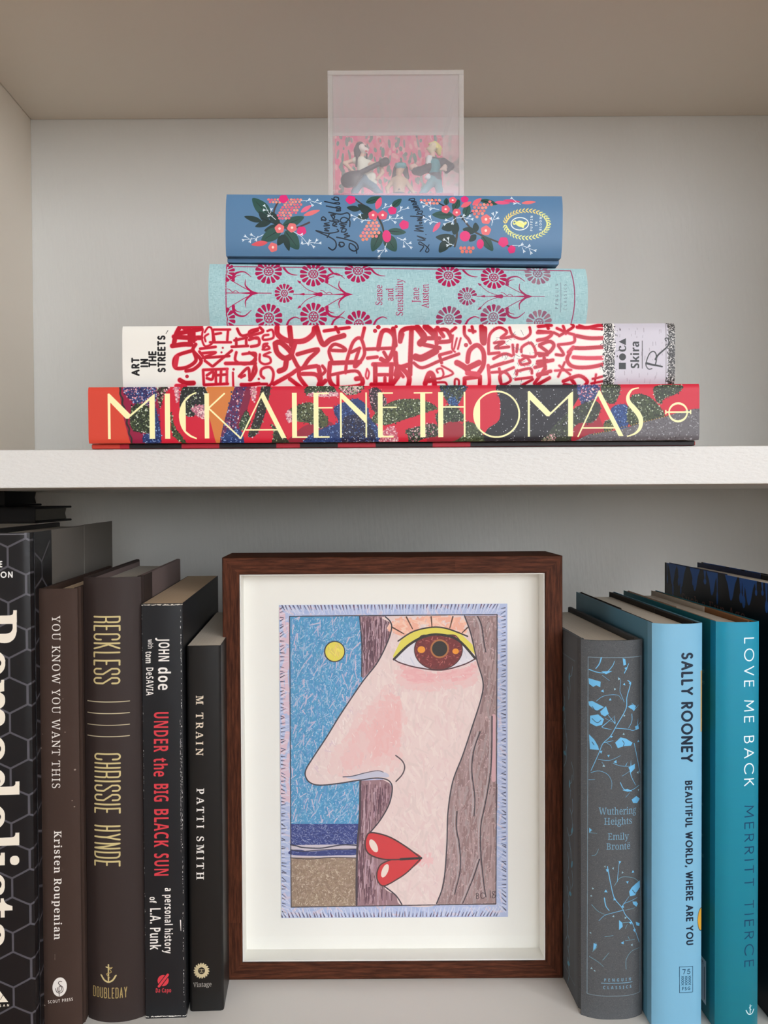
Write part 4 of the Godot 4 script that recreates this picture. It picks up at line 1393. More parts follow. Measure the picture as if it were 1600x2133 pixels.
	p.oval(Vector2(1203, 363), 21, 18, C(240, 150, 30))
	p.curve("805,412 900,322 1000,268 1100,256 1220,292 1330,410", 15, C(28, 24, 26))
	p.curve("805,412 850,436 960,466 1110,482 1250,450 1330,412", 8, C(74, 30, 40))
	p.curve("832,296 930,235 1050,209 1150,219 1280,268", 9, C(52, 44, 40))
	for t in ["885,142 925,218", "1045,142 1050,205", "1185,142 1165,215", "790,205 870,250", "1280,212 1245,245"]:
		p.line(Painter.pts(t), 9, C(80, 46, 30), 6)
	# outlines of the profile
	p.curve("750,140 782,172 790,215 765,300 700,430 610,545 530,660 450,780 370,910 290,1030 240,1112 236,1160 266,1200 330,1216 450,1205 560,1188 680,1172 750,1178 786,1202 796,1248 776,1340 720,1440 650,1525", 8, dark)
	p.poly(Painter.smooth(Painter.pts("500,1166 620,1142 700,1128 760,1140 770,1166 680,1166 590,1180"), true), C(196, 196, 212))
	p.curve("478,1163 540,1158 620,1138 700,1124 738,1134", 7, C(80, 84, 100), 4)
	p.curve("818,1027 860,1062 876,1103 860,1150 820,1194", 8, C(70, 56, 62))
	p.curve("745,1870 820,1930 860,1990", 8, dark)
	p.curve("1260,138 1300,250 1340,420 1380,560 1370,660 1310,850 1250,1030 1186,1200 1156,1400 1150,1600 1130,1850 1085,1985", 8, dark)
	p.curve("584,138 598,300 598,520", 8, dark)
	p.curve("590,1190 586,1420 572,1600 566,1800 566,1990", 13, C(62, 50, 60))
	# lips
	var red := C(212, 44, 50)
	p.shape("650,1524 626,1560 622,1612 642,1656 702,1686 790,1698 984,1690 900,1625 800,1562 720,1532", red)
	p.shape("984,1690 790,1698 722,1730 697,1790 706,1842 745,1868 830,1825 900,1775", red)
	p.oval(Vector2(676, 1608), 22, 46, C(240, 220, 206), -28)
	p.oval(Vector2(750, 1770), 20, 46, C(240, 220, 206), 22)
	p.curve("984,1690 900,1625 800,1562 720,1532 650,1524 626,1560 622,1612 642,1656 702,1686 790,1698 984,1690", 9, C(66, 38, 40))
	p.curve("790,1698 722,1730 697,1790 706,1842 745,1868 830,1825 900,1775 984,1690", 8, C(66, 38, 40))
	p.line(Painter.pts("850,1696 984,1689"), 15, C(30, 24, 26))
	p.line(Painter.pts("133,134 1470,130 1470,1990 142,2004 133,134"), 6, dark)
	p.pen("BC", geo, Vector2(1342, 1958), 40, -3, 4, C(60, 46, 52), 54, 0.3)
	p.line(Painter.pts("1432,1904 1436,1950"), 4, C(60, 46, 52))
	p.curve("1462,1908 1446,1914 1450,1926 1466,1936 1460,1950 1446,1946 1464,1912", 4, C(60, 46, 52))
	return p.done()

func wear(p: Painter, x: float, y0: float, y1: float, n: int, c: Color, lean := 0.0) -> void:
	for i in n:
		var y := rng.randf_range(y0, y1)
		p.oval(Vector2(x + lean * (y - y0) + rng.randfn() * 0.4, y), rng.randf_range(0.3, 0.8), rng.randf_range(0.4, 2.4), c)

func honeycomb(p: Painter, x: float, y: float, w: float, h: float) -> void:
	for r in range(-1, int(h / 58.0) + 2):
		for k in range(-4, 5):
			var a := Vector2(20 + 72.0 * k + (36.0 if absi(r) % 2 else 0.0), 1140 + 58.0 * r) + Vector2(x, y)
			var c := C(84, 82, 88)
			p.line(PackedVector2Array([a, a + Vector2(0, 40)]), 4.6, c)
			p.line(PackedVector2Array([a + Vector2(0, 40), a + Vector2(36, 58)]), 4.2, c)
			p.line(PackedVector2Array([a + Vector2(0, 40), a + Vector2(-36, 58)]), 4.2, c)

func left_books() -> void:
	# black book with a honeycomb
	var p := Painter.new(164, 1087, 1.6, C(24, 23, 25))
	p.origin = Vector2(-100, 1110)
	p.crop(Vector2.ZERO)
	honeycomb(p, 0, 0, 164, 1087)
	p.lean = Vector2(0.0156, 0)
	p.line(Painter.pts("-100,1113 56,1113"), 2.6, C(96, 94, 98))
	var cream := C(238, 228, 210)
	p.text("Remodelista", serif_bold, Vector2(-57, 1268), 96, 90, cream, 722)
	p.pen("JULIE", geo, Vector2(-27, 1182), 13.5, 0, 2.6, C(240, 238, 234), 37)
	p.pen("CARLSON", geo, Vector2(-51, 1204), 13.5, 0, 2.6, C(240, 238, 234), 82)
	p.poly(Painter.pts("2,2067 24,2098 -20,2098"), cream)
	p.line(Painter.pts("8,2092 14,2082"), 1.0, C(60, 56, 50))
	p.pen("ARTISAN", geo, Vector2(-22, 2108), 5.6, 0, 1.2, cream, 48, 0.6)
	var hex := mat(Color.WHITE, 0.34, p.done())
	p = Painter.new(30, 265, 4, C(26, 25, 27))
	p.frame_mm()
	for r in 10:
		var a := Vector2(18, 8 + r * 29.0)
		for q in [[a + Vector2(0, 8), a + Vector2(0, 17)], [a + Vector2(0, 8), a + Vector2(14, 2)], [a + Vector2(0, 8), a + Vector2(-14, -2)], [a + Vector2(0, 17), a + Vector2(-14, 26)], [a + Vector2(0, 17), a + Vector2(14, 22)]]:
			p.line(PackedVector2Array(q), 1.3, C(84, 82, 88))
	var hex_side := mat(Color.WHITE, 0.34, p.done())
	var grey_cloth := mat(C(116, 110, 102), 0.85)
	var o := thing("honeycomb_book", "tall black book with a grey honeycomb pattern and a large cream serif title", "book")
	hardback(o, 40, 265, 182, hex, M.black, grey_cloth, M.pages_grey, {"bulge": 1.0, "power": 10.0, "joint": false, "board": 3.0, "square": 3.0})
	boxed("quarter_wrap", Vector3(20, 0, -36), Vector3(20.5, 265, -6.8), hex_side, o, 0.2)
	boxed("jacket_panel", Vector3(20.05, 0.2, -183), Vector3(20.4, 265.6, -105), grey_cloth, o, 0.1)
	o.position = V(-182.4, LOW, 399) * MM
	o.rotation_degrees.y = 4.0
	# two thin dark books lying on top of it, at the back
	var b := thing("thin_dark_book", "thin black book lying on top of the honeycomb book, the lower of two", "book", Vector3.ZERO, 0.0, "thin dark books on the honeycomb book")
	hardback(b, 11.4, 190, 72, M.black_soft, M.black_soft, M.black_soft, M.dim, {"bulge": 1.0, "power": 6.0, "joint": false, "board": 1.6})
	lie(b, -213, -16.4, 11.4, 535)
	b = thing("thin_dark_book", "thin black book at the far left, the upper of two above the honeycomb book", "book", Vector3.ZERO, 0.0, "thin dark books on the honeycomb book")
	hardback(b, 12.4, 170, 66, M.black_soft, M.black_soft, M.black_soft, M.black_soft, {"bulge": 1.0, "power": 6.0, "joint": false, "board": 1.6})
	lie(b, -236, -4.8, 12.4, 541)

	# brown book with white serif title
	p = Painter.new(88, 935, 1.8, C(64, 47, 39))
	p.origin = Vector2(74, 1225)
	p.lean = Vector2(0.0143, 0)
	p.crop(Vector2.ZERO)
	for i in 900:
		p.dot(Vector2(rng.randf_range(70, 180), rng.randf_range(1225, 2160)), 0.5, C(74, 56, 47) if i % 2 else C(56, 41, 34))
	var white := C(240, 234, 226)
	p.text("YOU KNOW YOU WANT THIS", serif, Vector2(106, 1281), 18.5, 90, white, 364, 0.12)
	p.text("Kristen Roupenian", serif_bold, Vector2(111, 1733), 17, 90, white, 232, 0.12)
	p.oval(Vector2(124, 2065), 16.5, 20.5, white, 8)
	p.curve("129,2054 124,2053 121,2057 125,2061 131,2066 131,2074 124,2078 117,2075 115,2068", 1.4, C(66, 54, 48))
	p.curve("120,2066 120,2074 127,2073 128,2066 123,2064 123,2084", 1.4, C(66, 54, 48))
	p.text("SCOUT PRESS", sans_bold, Vector2(97, 2100), 6.4, -5, white, 58, 0.2)
	for q in [[158, 1606, 4], [152, 1671, 2.4], [157, 1684, 3], [80, 1560, 2.4], [84, 1530, 1.6], [136, 1526, 2.2], [88, 2106, 3.4], [131, 1456, 2.0]]:
		p.oval(Vector2(q[0], q[1]), q[2] * 0.6, q[2] * 0.45, C(156, 140, 128))
	for i in 5:
		p.dot(Vector2(113, 1996 + i * 2.6), 0.6, C(196, 184, 172))
	var brown := mat(C(64, 47, 39), 0.8)
	o = thing("brown_book", "slim brown hardback with white serif title and a white oval emblem at its foot", "book")
	hardback(o, 20.0, 235, 140, mat(Color.WHITE, 0.75, p.done()), brown, brown, M.pages_tan, {"bulge": 1.4, "power": 5.0, "joint": true, "square": 3.4})
	o.position = V(-152.7, LOW, 412) * MM
	o.rotation_degrees.y = 2.4
	# dark brown book with tall gold capitals
	p = Painter.new(120, 940, 1.8, C(50, 39, 36))
	p.origin = Vector2(166, 1203)
	p.lean = Vector2(0.0135, 0)
	p.crop(Vector2.ZERO)
	var gold := C(206, 188, 132)
	p.pen("RECKLESS", tall, Vector2(191, 1283.5), 57, 90, 3.7, gold, 143, 0.1)
	p.pen("CHRISSIE HYNDE", tall, Vector2(193, 1572), 56.5, 90, 3.7, gold, 240, 0.1)
	for y in [1464.0, 1488.5, 1513.0, 1537.0]:
		p.line(PackedVector2Array([Vector2(177, y), Vector2(266, y)]), 1.9, C(198, 184, 150))
	p.pen("DOUBLEDAY", tall, Vector2(190.5, 2092), 23, 0, 1.7, C(184, 160, 100), 73, 0.12)
	var ac := Vector2(225, 2038)
	p.line(PackedVector2Array([ac + Vector2(0, -18), ac + Vector2(0, 19)]), 3.0, gold)
	p.line(PackedVector2Array([ac + Vector2(-5, -13), ac + Vector2(6, -10)]), 2.4, gold)
	p.curve("%f,2044 %f,2053 %f,2057 %f,2053 %f,2044" % [ac.x - 15, ac.x - 9, ac.x, ac.x + 9, ac.x + 15], 3.6, gold)
	p.line(PackedVector2Array([ac + Vector2(-16, 5), ac + Vector2(-11, 12)]), 3.0, gold)
	p.line(PackedVector2Array([ac + Vector2(16, 5), ac + Vector2(11, 12)]), 3.0, gold)
	p.curve("%f,2026 %f,2028 %f,2036 %f,2040 %f,2048" % [ac.x + 8, ac.x + 2, ac.x + 6, ac.x - 4, ac.x + 3], 1.8, C(170, 146, 90))
	var cocoa := mat(C(50, 39, 36), 0.7)
	var lining := mat(C(116, 100, 96), 0.8)
	o = thing("gold_lettered_book", "thick dark brown hardback with narrow gold capitals and a gold anchor", "book")
	hardback(o, 30.8, 240, 128, mat(Color.WHITE, 0.6, p.done()), cocoa, lining, M.pages_grey, {"bulge": 5.0, "power": 2.2, "joint": true, "square": 4.5, "board": 2.8})
	boxed("endpaper", Vector3(-15.4 + 2.85, 1.5, -126.5), Vector3(-15.4 + 3.1, 238.6, -14), lining, o, 0.1)
	boxed("endpaper", Vector3(15.4 - 3.1, 1.5, -126.5), Vector3(15.4 - 2.85, 238.6, -14), lining, o, 0.1)
	boxed("quarter_wrap", Vector3(15.3, 0, -33), Vector3(15.6, 240, -10.8), cocoa, o, 0.1)
	o.position = V(-127.2, LOW, 419) * MM
	o.rotation_degrees.y = 2.3
	# worn black paperback with white and red lettering
	p = Painter.new(88, 875, 2.0, C(27, 28, 31))
	p.origin = Vector2(293, 1256)
	p.lean = Vector2(0.0125, 0)
	p.crop(Vector2.ZERO)
	p.text("JOHN", sans_bold, Vector2(330.5, 1329), 23, 90, white, 49, 0.04)
	p.text("doe", sans_bold, Vector2(330, 1388), 25.5, 90, white, 50, 0.04)
	p.text("with", sans_bold, Vector2(308, 1330), 10.5, 90, white, 20)
	p.text("tom", sans_bold, Vector2(303, 1355), 14, 90, white, 26)
	p.text("DeSAVIA", sans_bold, Vector2(304.5, 1388), 15, 90, white, 60, 0.06)
	var crimson := C(214, 62, 72)
	p.text("UNDER", sans_bold, Vector2(321, 1481), 30.5, 90, crimson, 86, 0.05)
	p.text("the", sans_bold, Vector2(321, 1579), 28, 90, crimson, 41, 0.03)
	p.text("BIG", sans_bold, Vector2(321.5, 1632), 30.5, 90, crimson, 41, 0.05)
	p.text("BLACK", sans_bold, Vector2(322, 1685), 30.5, 90, crimson, 83, 0.05)
	p.text("SUN", sans_bold, Vector2(322.5, 1780), 30.5, 90, crimson, 50, 0.05)
	p.text("a personal history", sans_bold, Vector2(345, 1854), 16.5, 90, white, 140, 0.06)
	p.text("of", sans_bold, Vector2(312.5, 1872), 14, 90, white, 14)
	p.text("L.A. Punk", sans_bold, Vector2(313.5, 1895), 22.5, 90, white, 90, 0.04)
	p.dot(Vector2(342, 2051), 12, crimson)
	p.line(Painter.pts("334,2062 351,2040"), 8.5, C(27, 28, 31))
	p.line(Painter.pts("333,2063 352,2039"), 5.5, crimson)
	p.poly(Painter.pts("342,2036 334,2042 338,2036"), C(27, 28, 31))
	p.poly(Painter.pts("342,2066 350,2060 347,2068"), C(27, 28, 31))
	p.text("Da Capo", sans_bold, Vector2(325.5, 2076), 9, 1, crimson, 34, 0.05)
	wear(p, 377.5, 1262, 2110, 150, C(206, 204, 200), 0.011)
	wear(p, 377.5, 1500, 1780, 120, C(150, 148, 146), 0.011)
	wear(p, 295, 1262, 2110, 40, C(170, 168, 164), 0.0118)
	p.line(Painter.pts("379,1924 380,1946"), 2.6, white, 1.2)
	for i in 60:
		p.oval(Vector2(rng.randf_range(292, 384), 1257.5 + rng.randf() * 1.6), rng.randf_range(1, 3), 0.8, C(216, 206, 190))
		p.oval(Vector2(rng.randf_range(300, 396), 2128 - rng.randf() * 1.6), rng.randf_range(1, 3), 0.8, C(216, 210, 200))
	var ink_black := mat(C(27, 28, 31), 0.5)
	o = thing("worn_paperback", "scuffed black paperback with bold white and red lettering, chipped along its edges", "book")
	var john := mat(Color.WHITE, 0.45, p.done())
	p = Painter.new(130, 225, 3, C(24, 25, 28))
	p.frame_mm()
	p.text("Original lyrics", sans, Vector2(80, 24), 5, 0, C(74, 74, 78), 34)
	p.im.flip_x()
	paperback(o, 22.0, 225.4, 152, john, ink_black, mat(Color.WHITE, 0.5, p.done()), M.pages_tan)
	o.position = V(-100.5, LOW, 422.3) * MM
	o.rotation_degrees.y = 2.2
	# slim black paperback with spaced white capitals
	p = Painter.new(72, 771, 2.0, C(27, 26, 25))
	p.origin = Vector2(388, 1346)
	p.lean = Vector2(0.0113, 0)
	p.crop(Vector2.ZERO)
	p.text("M TRAIN", serif_bold, Vector2(408.5, 1449), 15.5, 90, C(232, 214, 190), 127, 0.35)
	p.text("PATTI SMITH", serif_bold, Vector2(410.5, 1644), 15.5, 90, white, 194, 0.32)
	var sun := Vector2(421.5, 2031)
	for i in 18:
		var a := TAU * i / 18.0
		p.oval(sun + Vector2.from_angle(a) * 12.0, 5.2, 2.2, C(206, 190, 150), rad_to_deg(a) + 24.0)
	p.dot(sun, 9.0, C(206, 190, 150))
	p.dot(sun, 7.2, C(34, 30, 26))
	p.line(PackedVector2Array([sun + Vector2(-4.5, -2), sun + Vector2(-1, -2)]), 1.2, C(206, 190, 150))
	p.line(PackedVector2Array([sun + Vector2(1, -2), sun + Vector2(4.5, -2)]), 1.2, C(206, 190, 150))
	p.line(PackedVector2Array([sun + Vector2(0, -3), sun + Vector2(0, 1.5)]), 1.0, C(206, 190, 150))
	p.line(PackedVector2Array([sun + Vector2(-3.5, 3), sun + Vector2(3.5, 3)]), 1.4, C(206, 190, 150))
	p.text("Vintage", serif, Vector2(404, 2065.5), 9.5, -1, C(196, 190, 180), 39)
	o = thing("slim_black_paperback", "slim black paperback with spaced white capitals and a sun emblem, beside the frame", "book")
	var soot := mat(C(27, 26, 25), 0.42)
	paperback(o, 18.6, 201.4, 128, mat(Color.WHITE, 0.4, p.done()), soot, soot, M.pages, 1.6)
	o.position = V(-79.3, LOW, 428) * MM
	o.rotation_degrees.y = 2.2

func right_books() -> void:
	# grey cloth book with sky blue thorny branches
	var grey := C(85, 87, 89)
	var sky_blue := C(112, 184, 226)
	var dim := C(120, 150, 166)
	var p := Painter.new(133, 801, 2.4, grey)
	for i in 16000:
		p.rect(rng.randf_range(0, 133), rng.randf_range(0, 801), 1.4, 0.5, C(68, 70, 73) if i % 2 else C(108, 108, 108))
	p.origin = Vector2(1214, 1334)
	p.lean = Vector2(0.003, 0)
	p.crop(Vector2.ZERO)
	p.line(Painter.pts("1227,2085 1227,1369.5 1343,1369.5 1343,2085 1227,2085"), 0.9, C(132, 160, 174))
	var A := 1.0 / 5.08
	p.crop(Vector2(1160, 1300), A)
	for e in [[10, "760,600 790,640 750,780 740,900 640,1070 570,1190 490,1270 450,1370 370,1570"], [5, "720,830 690,760 670,700 680,600 650,560;420,820 480,770 560,750 650,755 690,800"],
		[7, "620,1060 540,960;620,1105 760,1120 830,1140 900,1110;500,1260 600,1240;480,1100 580,1120;810,960 810,1040 770,1110"], [5, "440,1440 560,1450 680,1400;370,1590 450,1565 540,1600 585,1680 580,1760;600,1480 680,1510 790,1520"],
		[8, "790,1570 810,1640 860,1730;840,1280 870,1400 920,1610;680,1690 720,1760 800,1780 910,1740"], [14, "470,355 450,420 415,470"], [10, "350,485 430,510 520,510 590,440 610,390;720,520 750,460 770,420"], [4, "480,540 560,600;740,1850 790,1800;700,1620 790,1570;480,1470 500,1500;510,1000 590,1040;510,1250 570,1290 585,1320;350,1670 410,1660"]]:
		for t in e[1].split(";"):
			p.curve(t, e[0], sky_blue, e[0] * 0.6)
	for t in ["345,580 390,590 465,610 460,670 420,650 390,670 350,640", "345,830 380,820 500,880 430,920 400,910 350,870", "460,930 520,870 550,950 510,980 470,960", "360,980 440,960 500,1010 480,1070 420,1090 360,1060", "350,1180 400,1230 440,1300 450,1340 360,1340", "620,1260 680,1205 740,1220 820,1270 800,1300 720,1300 650,1320", "760,880 810,860 860,880 840,930 790,900", "850,1100 890,1090 905,1130 860,1140", "770,1530 850,1500 850,1550 800,1590", "810,1880 870,1850 920,1890 880,1930 830,1920", "700,1770 760,1790 820,1790 760,1760", "470,500 590,495 520,530", "700,360 730,370 740,430 710,440"]:
		p.shape(t, sky_blue, false)
	for t in ["380,880 430,940 470,900", "380,1010 430,1050 470,1020", "700,1240 720,1270 710,1300", "380,1260 400,1290"]:
		p.curve(t, 7, C(70, 84, 96))
	for q in [[485, 710, 20], [720, 640, 17], [615, 690, 15], [565, 800, 17], [895, 1265, 17], [550, 1400, 17], [625, 1465, 22], [500, 1510, 16], [900, 1790, 14], [715, 1170, 14], [720, 975, 14], [740, 470, 22], [660, 580, 16], [580, 1195, 18], [890, 1600, 16], [470, 1360, 20], [790, 630, 20]]:
		var o := Vector2(q[0], q[1])
		var t := rng.randf() * TAU
		p.poly(PackedVector2Array([o + Vector2.from_angle(t) * q[2], o + Vector2.from_angle(t + 2.2) * q[2], o + Vector2.from_angle(t + 4.2) * q[2]]), sky_blue if q[2] > 16 else C(150, 190, 206))
	for e in [[480, 1090, 610, 980], [830, 930, 900, 870], [850, 880, 800, 840], [620, 1050, 610, 970], [870, 1110, 930, 1060], [880, 1110, 890, 1020], [800, 1520, 800, 1460], [740, 1510, 760, 1470]]:
		p.line(PackedVector2Array([Vector2(e[0], e[1]), Vector2(e[2], e[3])]), 9, sky_blue, 1.5)
	p.crop(Vector2.ZERO)
	var letter := C(116, 160, 184)
	p.text("Wuthering", serif, Vector2(1248, 1700), 14.5, 0, letter, 83)
	p.text("Heights", serif, Vector2(1259, 1721), 14, 0, letter, 62)
	p.text("Emily", serif, Vector2(1267, 1753), 13.5, 0, letter, 46)
	p.text("Brontë", serif, Vector2(1264, 1774), 13.5, 0, letter, 53)
	var B := 1.0 / 4.925
	p.crop(Vector2(1160, 1700), B)
	for e in [[9, "525,540 540,620 560,720 600,870 680,970 720,1050 790,1130 830,1220 890,1370"], [6, "680,960 760,860;690,1000 600,1020 500,1050 440,1110;700,930 780,910 860,890;630,700 640,580 650,500"], [5, "600,740 660,660 740,655 820,680 890,740;730,1620 730,1520 790,1440 890,1425;370,950 430,1010 510,1045;690,1130 780,1130;720,1000 830,990;380,1440 420,1390 410,1340;480,1520 545,1440;350,1500 430,1540 490,1590;720,1320 830,1320;750,1280 770,1320;500,1275 590,1260;350,200 420,200;370,440 410,420 435,360;720,1190 740,1150"], [12, "495,870 510,950 545,1000"]]:
		for t in e[1].split(";"):
			p.curve(t, e[0], sky_blue if e[0] > 5 else C(112, 166, 186), e[0] * 0.6)
	for t in ["760,810 790,770 840,740 895,720 895,800 830,860 770,860", "800,920 850,930 870,960 850,985 810,950", "650,1100 685,1130 690,1170 650,1205", "840,1140 895,1170 890,1200 850,1180", "345,150 370,170 345,205", "390,1350 420,1360 410,1400 385,1430"]:
		p.shape(t, sky_blue, false)
	p.curve("800,800 840,840 890,800", 7, C(70, 84, 96))
	for q in [[525, 580, 20], [655, 495, 18], [585, 560, 14], [685, 605, 15], [805, 610, 18], [740, 710, 18], [600, 880, 18], [690, 960, 20], [780, 1140, 22], [825, 1225, 20], [690, 1340, 20], [795, 1375, 16], [590, 1060, 14], [380, 780, 14], [510, 800, 20], [365, 860, 12], [720, 1080, 16], [370, 1620, 14], [400, 1640, 12], [360, 1250, 12], [500, 540, 12]]:
		var o := Vector2(q[0], q[1])
		var t := rng.randf() * TAU
		p.poly(PackedVector2Array([o + Vector2.from_angle(t) * q[2], o + Vector2.from_angle(t + 2.2) * q[2], o + Vector2.from_angle(t + 4.2) * q[2]]), sky_blue if q[2] > 16 else C(140, 176, 190))
	p.crop(Vector2.ZERO)
	p.text("PENGUIN", sans_bold, Vector2(1260, 2054), 6.4, 0, letter, 60, 0.7)
	p.rect(1254, 2057, 69, 1.3, letter)
	p.text("CLASSICS", sans_bold, Vector2(1258, 2070), 6.4, 0, letter, 63, 0.6)
	var cloth := mat(Color.WHITE, 0.9, p.done())
	p = Painter.new(124, 205, 4, grey)
	p.frame_mm()
	p.line(Painter.pts("119,14 119,196 6,196"), 0.25, C(112, 132, 146))
	p.line(Painter.pts("6,14 119,14"), 0.25, C(112, 132, 146))
	for i in 26:
		var o := Vector2(rng.randf_range(96, 116), 18 + i * 6.8)
		var d := Vector2(rng.randf_range(-8, 8), rng.randf_range(6, 16))
		p.line(Painter.smooth(PackedVector2Array([o, o + d * 0.5 + d.orthogonal() * 0.2, o + d])), 0.6, C(112, 150, 170), 0.3)
		if i % 3 == 0:
			p.oval(o + d, 1.2, 2.6, C(84, 138, 160), rng.randf_range(0, 90))
	var side := mat(Color.WHITE, 0.9, p.done())
	var cloth_plain := mat(grey, 0.9)
	var o := thing("branch_book", "grey cloth book stamped with sky blue thorny branches, beside the right of the picture frame", "book")
	hardback(o, 33.4, 204.7, 130, cloth, side, cloth_plain, M.pages, {"bulge": 4.5, "power": 2.8, "joint": true, "square": 3.2})
	o.position = V(142.0, LOW, 419) * MM
	o.rotation_degrees.y = 1.2
	# light blue jacketed book
	var light := C(126, 184, 214)
	p = Painter.new(110, 862, 2.2, light)
	p.origin = Vector2(1361, 1297)
	p.crop(Vector2.ZERO)
	var navy := C(16, 34, 54)
	p.pen("SALLY ROONEY", geo, Vector2(1419.5, 1357.5), 27, 90, 4.8, navy, 231, 0.17)
	p.lean = Vector2(-0.01, 0)
	p.pen("BEAUTIFUL WORLD, WHERE ARE YOU", geo, Vector2(1425, 1628), 17, 90, 3.1, navy, 349, 0.17)
	p.lean = Vector2(-0.004, 0)
	var mark := C(30, 74, 104)
	p.line(Painter.pts("1414,2023 1444,2023 1444,2078 1414,2078 1414,2023"), 1.3, mark)
	p.pen("75", geo, Vector2(1420, 2039), 11, 0, 1.5, mark, 19, 0.2)
	for k in 3:
		for s in [-1.0, 1.0]:
			p.curve("%f,2043 %f,2047 %f,2052 %f,2057 %f,2062" % [1421 + k * 8 - 2.4 * s, 1421 + k * 8 + 2.4 * s, 1421 + k * 8 - 2.4 * s, 1421 + k * 8 + 2.4 * s, 1421 + k * 8 - 2.4 * s], 1.1, mark)
	p.text("FSG", sans_bold, Vector2(1419, 2073), 7, 0, mark, 20, 0.1)
	p.lean = Vector2.ZERO
	p.oval(Vector2(1470, 1928), 10.5, 25, C(46, 50, 54))
	p.oval(Vector2(1470.5, 1928), 10, 23.5, C(222, 168, 60))
	p.rect(1467, 1398, 4, 130, C(196, 160, 104))
	var pale := mat(light, 0.4)
	o = thing("light_blue_book", "light blue jacketed book with navy capitals running down its spine", "book")
	jacketed(o, 26.4, 215, 141, mat(Color.WHITE, 0.4, p.done()), mat(C(98, 156, 184), 0.4), pale, mat(C(44, 38, 34), 0.8), M.pages, {"bulge": 3.4, "power": 3.0, "flap": mat(C(54, 48, 44), 0.7)})
	o.position = V(172.9, LOW, 410) * MM
	# teal jacketed book
	var teal := C(24, 138, 166)
	p = Painter.new(90, 862, 2.2, teal)
	p.origin = Vector2(1496, 1297)
	p.crop(Vector2.ZERO)
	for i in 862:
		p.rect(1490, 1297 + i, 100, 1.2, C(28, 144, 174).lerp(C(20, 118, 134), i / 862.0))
	p.lean = Vector2(-0.003, 0)
	p.pen("LOVE ME BACK", geo, Vector2(1549, 1329), 23, 90, 2.5, C(236, 246, 250), 311, 0.34)
	p.pen("MERRITT TIERCE", geo, Vector2(1550, 1680), 22, 90, 2.3, C(14, 62, 96), 341, 0.34)
	p.line(Painter.pts("1563,2101 1563,2118"), 2.0, C(214, 232, 236))
	p.curve("1554,2112 1558,2119 1563,2121 1568,2119 1572,2112", 2.2, C(214, 232, 236))
	p.curve("1567,2103 1561,2107 1566,2112", 1.2, C(190, 220, 226))
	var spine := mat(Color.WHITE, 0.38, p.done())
	p = Painter.new(130, 216, 5, C(18, 112, 116))
	p.frame_mm()
	for i in 14:
		var y: float = [30.0, 36.0, 41.0, 92.0, 98.0, 103.0, 120.0, 126.0, 131.0, 60.0, 66.0, 140.0, 146.0, 151.0][i]
		p.text(["says", "days.", "e", "of", "a", "the", "her", "to", "and", "it", "is", "he", "in", "so"][i], sans, Vector2(118, y), 1.9, 0, C(150, 196, 190))
	p.rect(100, 186, 26, 24, C(236, 236, 232))
	for i in 34:
		if rng.randf() < 0.62:
			p.rect(102 + i * 0.66, 190, 0.5, 18, C(30, 30, 32))
	p.text("$23.95", sans, Vector2(116, 189.4), 1.6, 0, C(40, 40, 40))
	var back_ := mat(Color.WHITE, 0.38, p.done())
	o = thing("teal_book", "teal jacketed book with thin, widely spaced white and navy capitals", "book")
	var tan := mat(C(150, 104, 66), 0.7)
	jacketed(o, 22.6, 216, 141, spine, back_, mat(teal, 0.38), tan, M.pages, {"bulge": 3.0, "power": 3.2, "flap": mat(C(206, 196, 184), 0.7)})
	o.position = V(203.5, LOW, 408) * MM
	# black book with blue drips
	p = Painter.new(150, 234, 4, C(16, 16, 20))
	p.frame_mm()
	var drip := C(34, 92, 176)
	for i in 40:
		var x := rng.randf_range(0, 150)
		var top := 0.0 if i < 15 else rng.randf_range(30, 200)
		var n := rng.randf_range(6, 22)
		var w := rng.randf_range(1.6, 4.0)
		p.line(PackedVector2Array([Vector2(x, top), Vector2(x + 0.4, top + n * 0.6)]), w, drip, w * 0.4)
		p.oval(Vector2(x + 0.4, top + n * 0.8), w * 0.55, n * 0.22, drip)
	for x in [14.0, 30.0, 52.0, 78.0, 104.0, 126.0]:
		p.poly(Painter.smooth(PackedVector2Array([Vector2(x - 8, -2), Vector2(x + 8, -2), Vector2(x + 5, 5), Vector2(x + 2, 13), Vector2(x - 1, 14), Vector2(x - 4, 6)]), true), drip)
	var script := C(150, 96, 88)
	p.text("Such a Fun Age", serif, Vector2(30, 25), 6.5, 0, script, 92, 0.06)
	var drips := mat(Color.WHITE, 0.4, p.done())
	o = thing("drip_book", "tall black book with blue paint drips on its cover, rightmost of the upright books", "book")
	jacketed(o, 26.5, 234.5, 148, drips, drips, drips, M.black, M.pages, {"bulge": 2.0, "power": 3.0, "flap": mat(C(24, 40, 84), 0.5)})
	o.position = V(238.6, LOW, 412) * MM

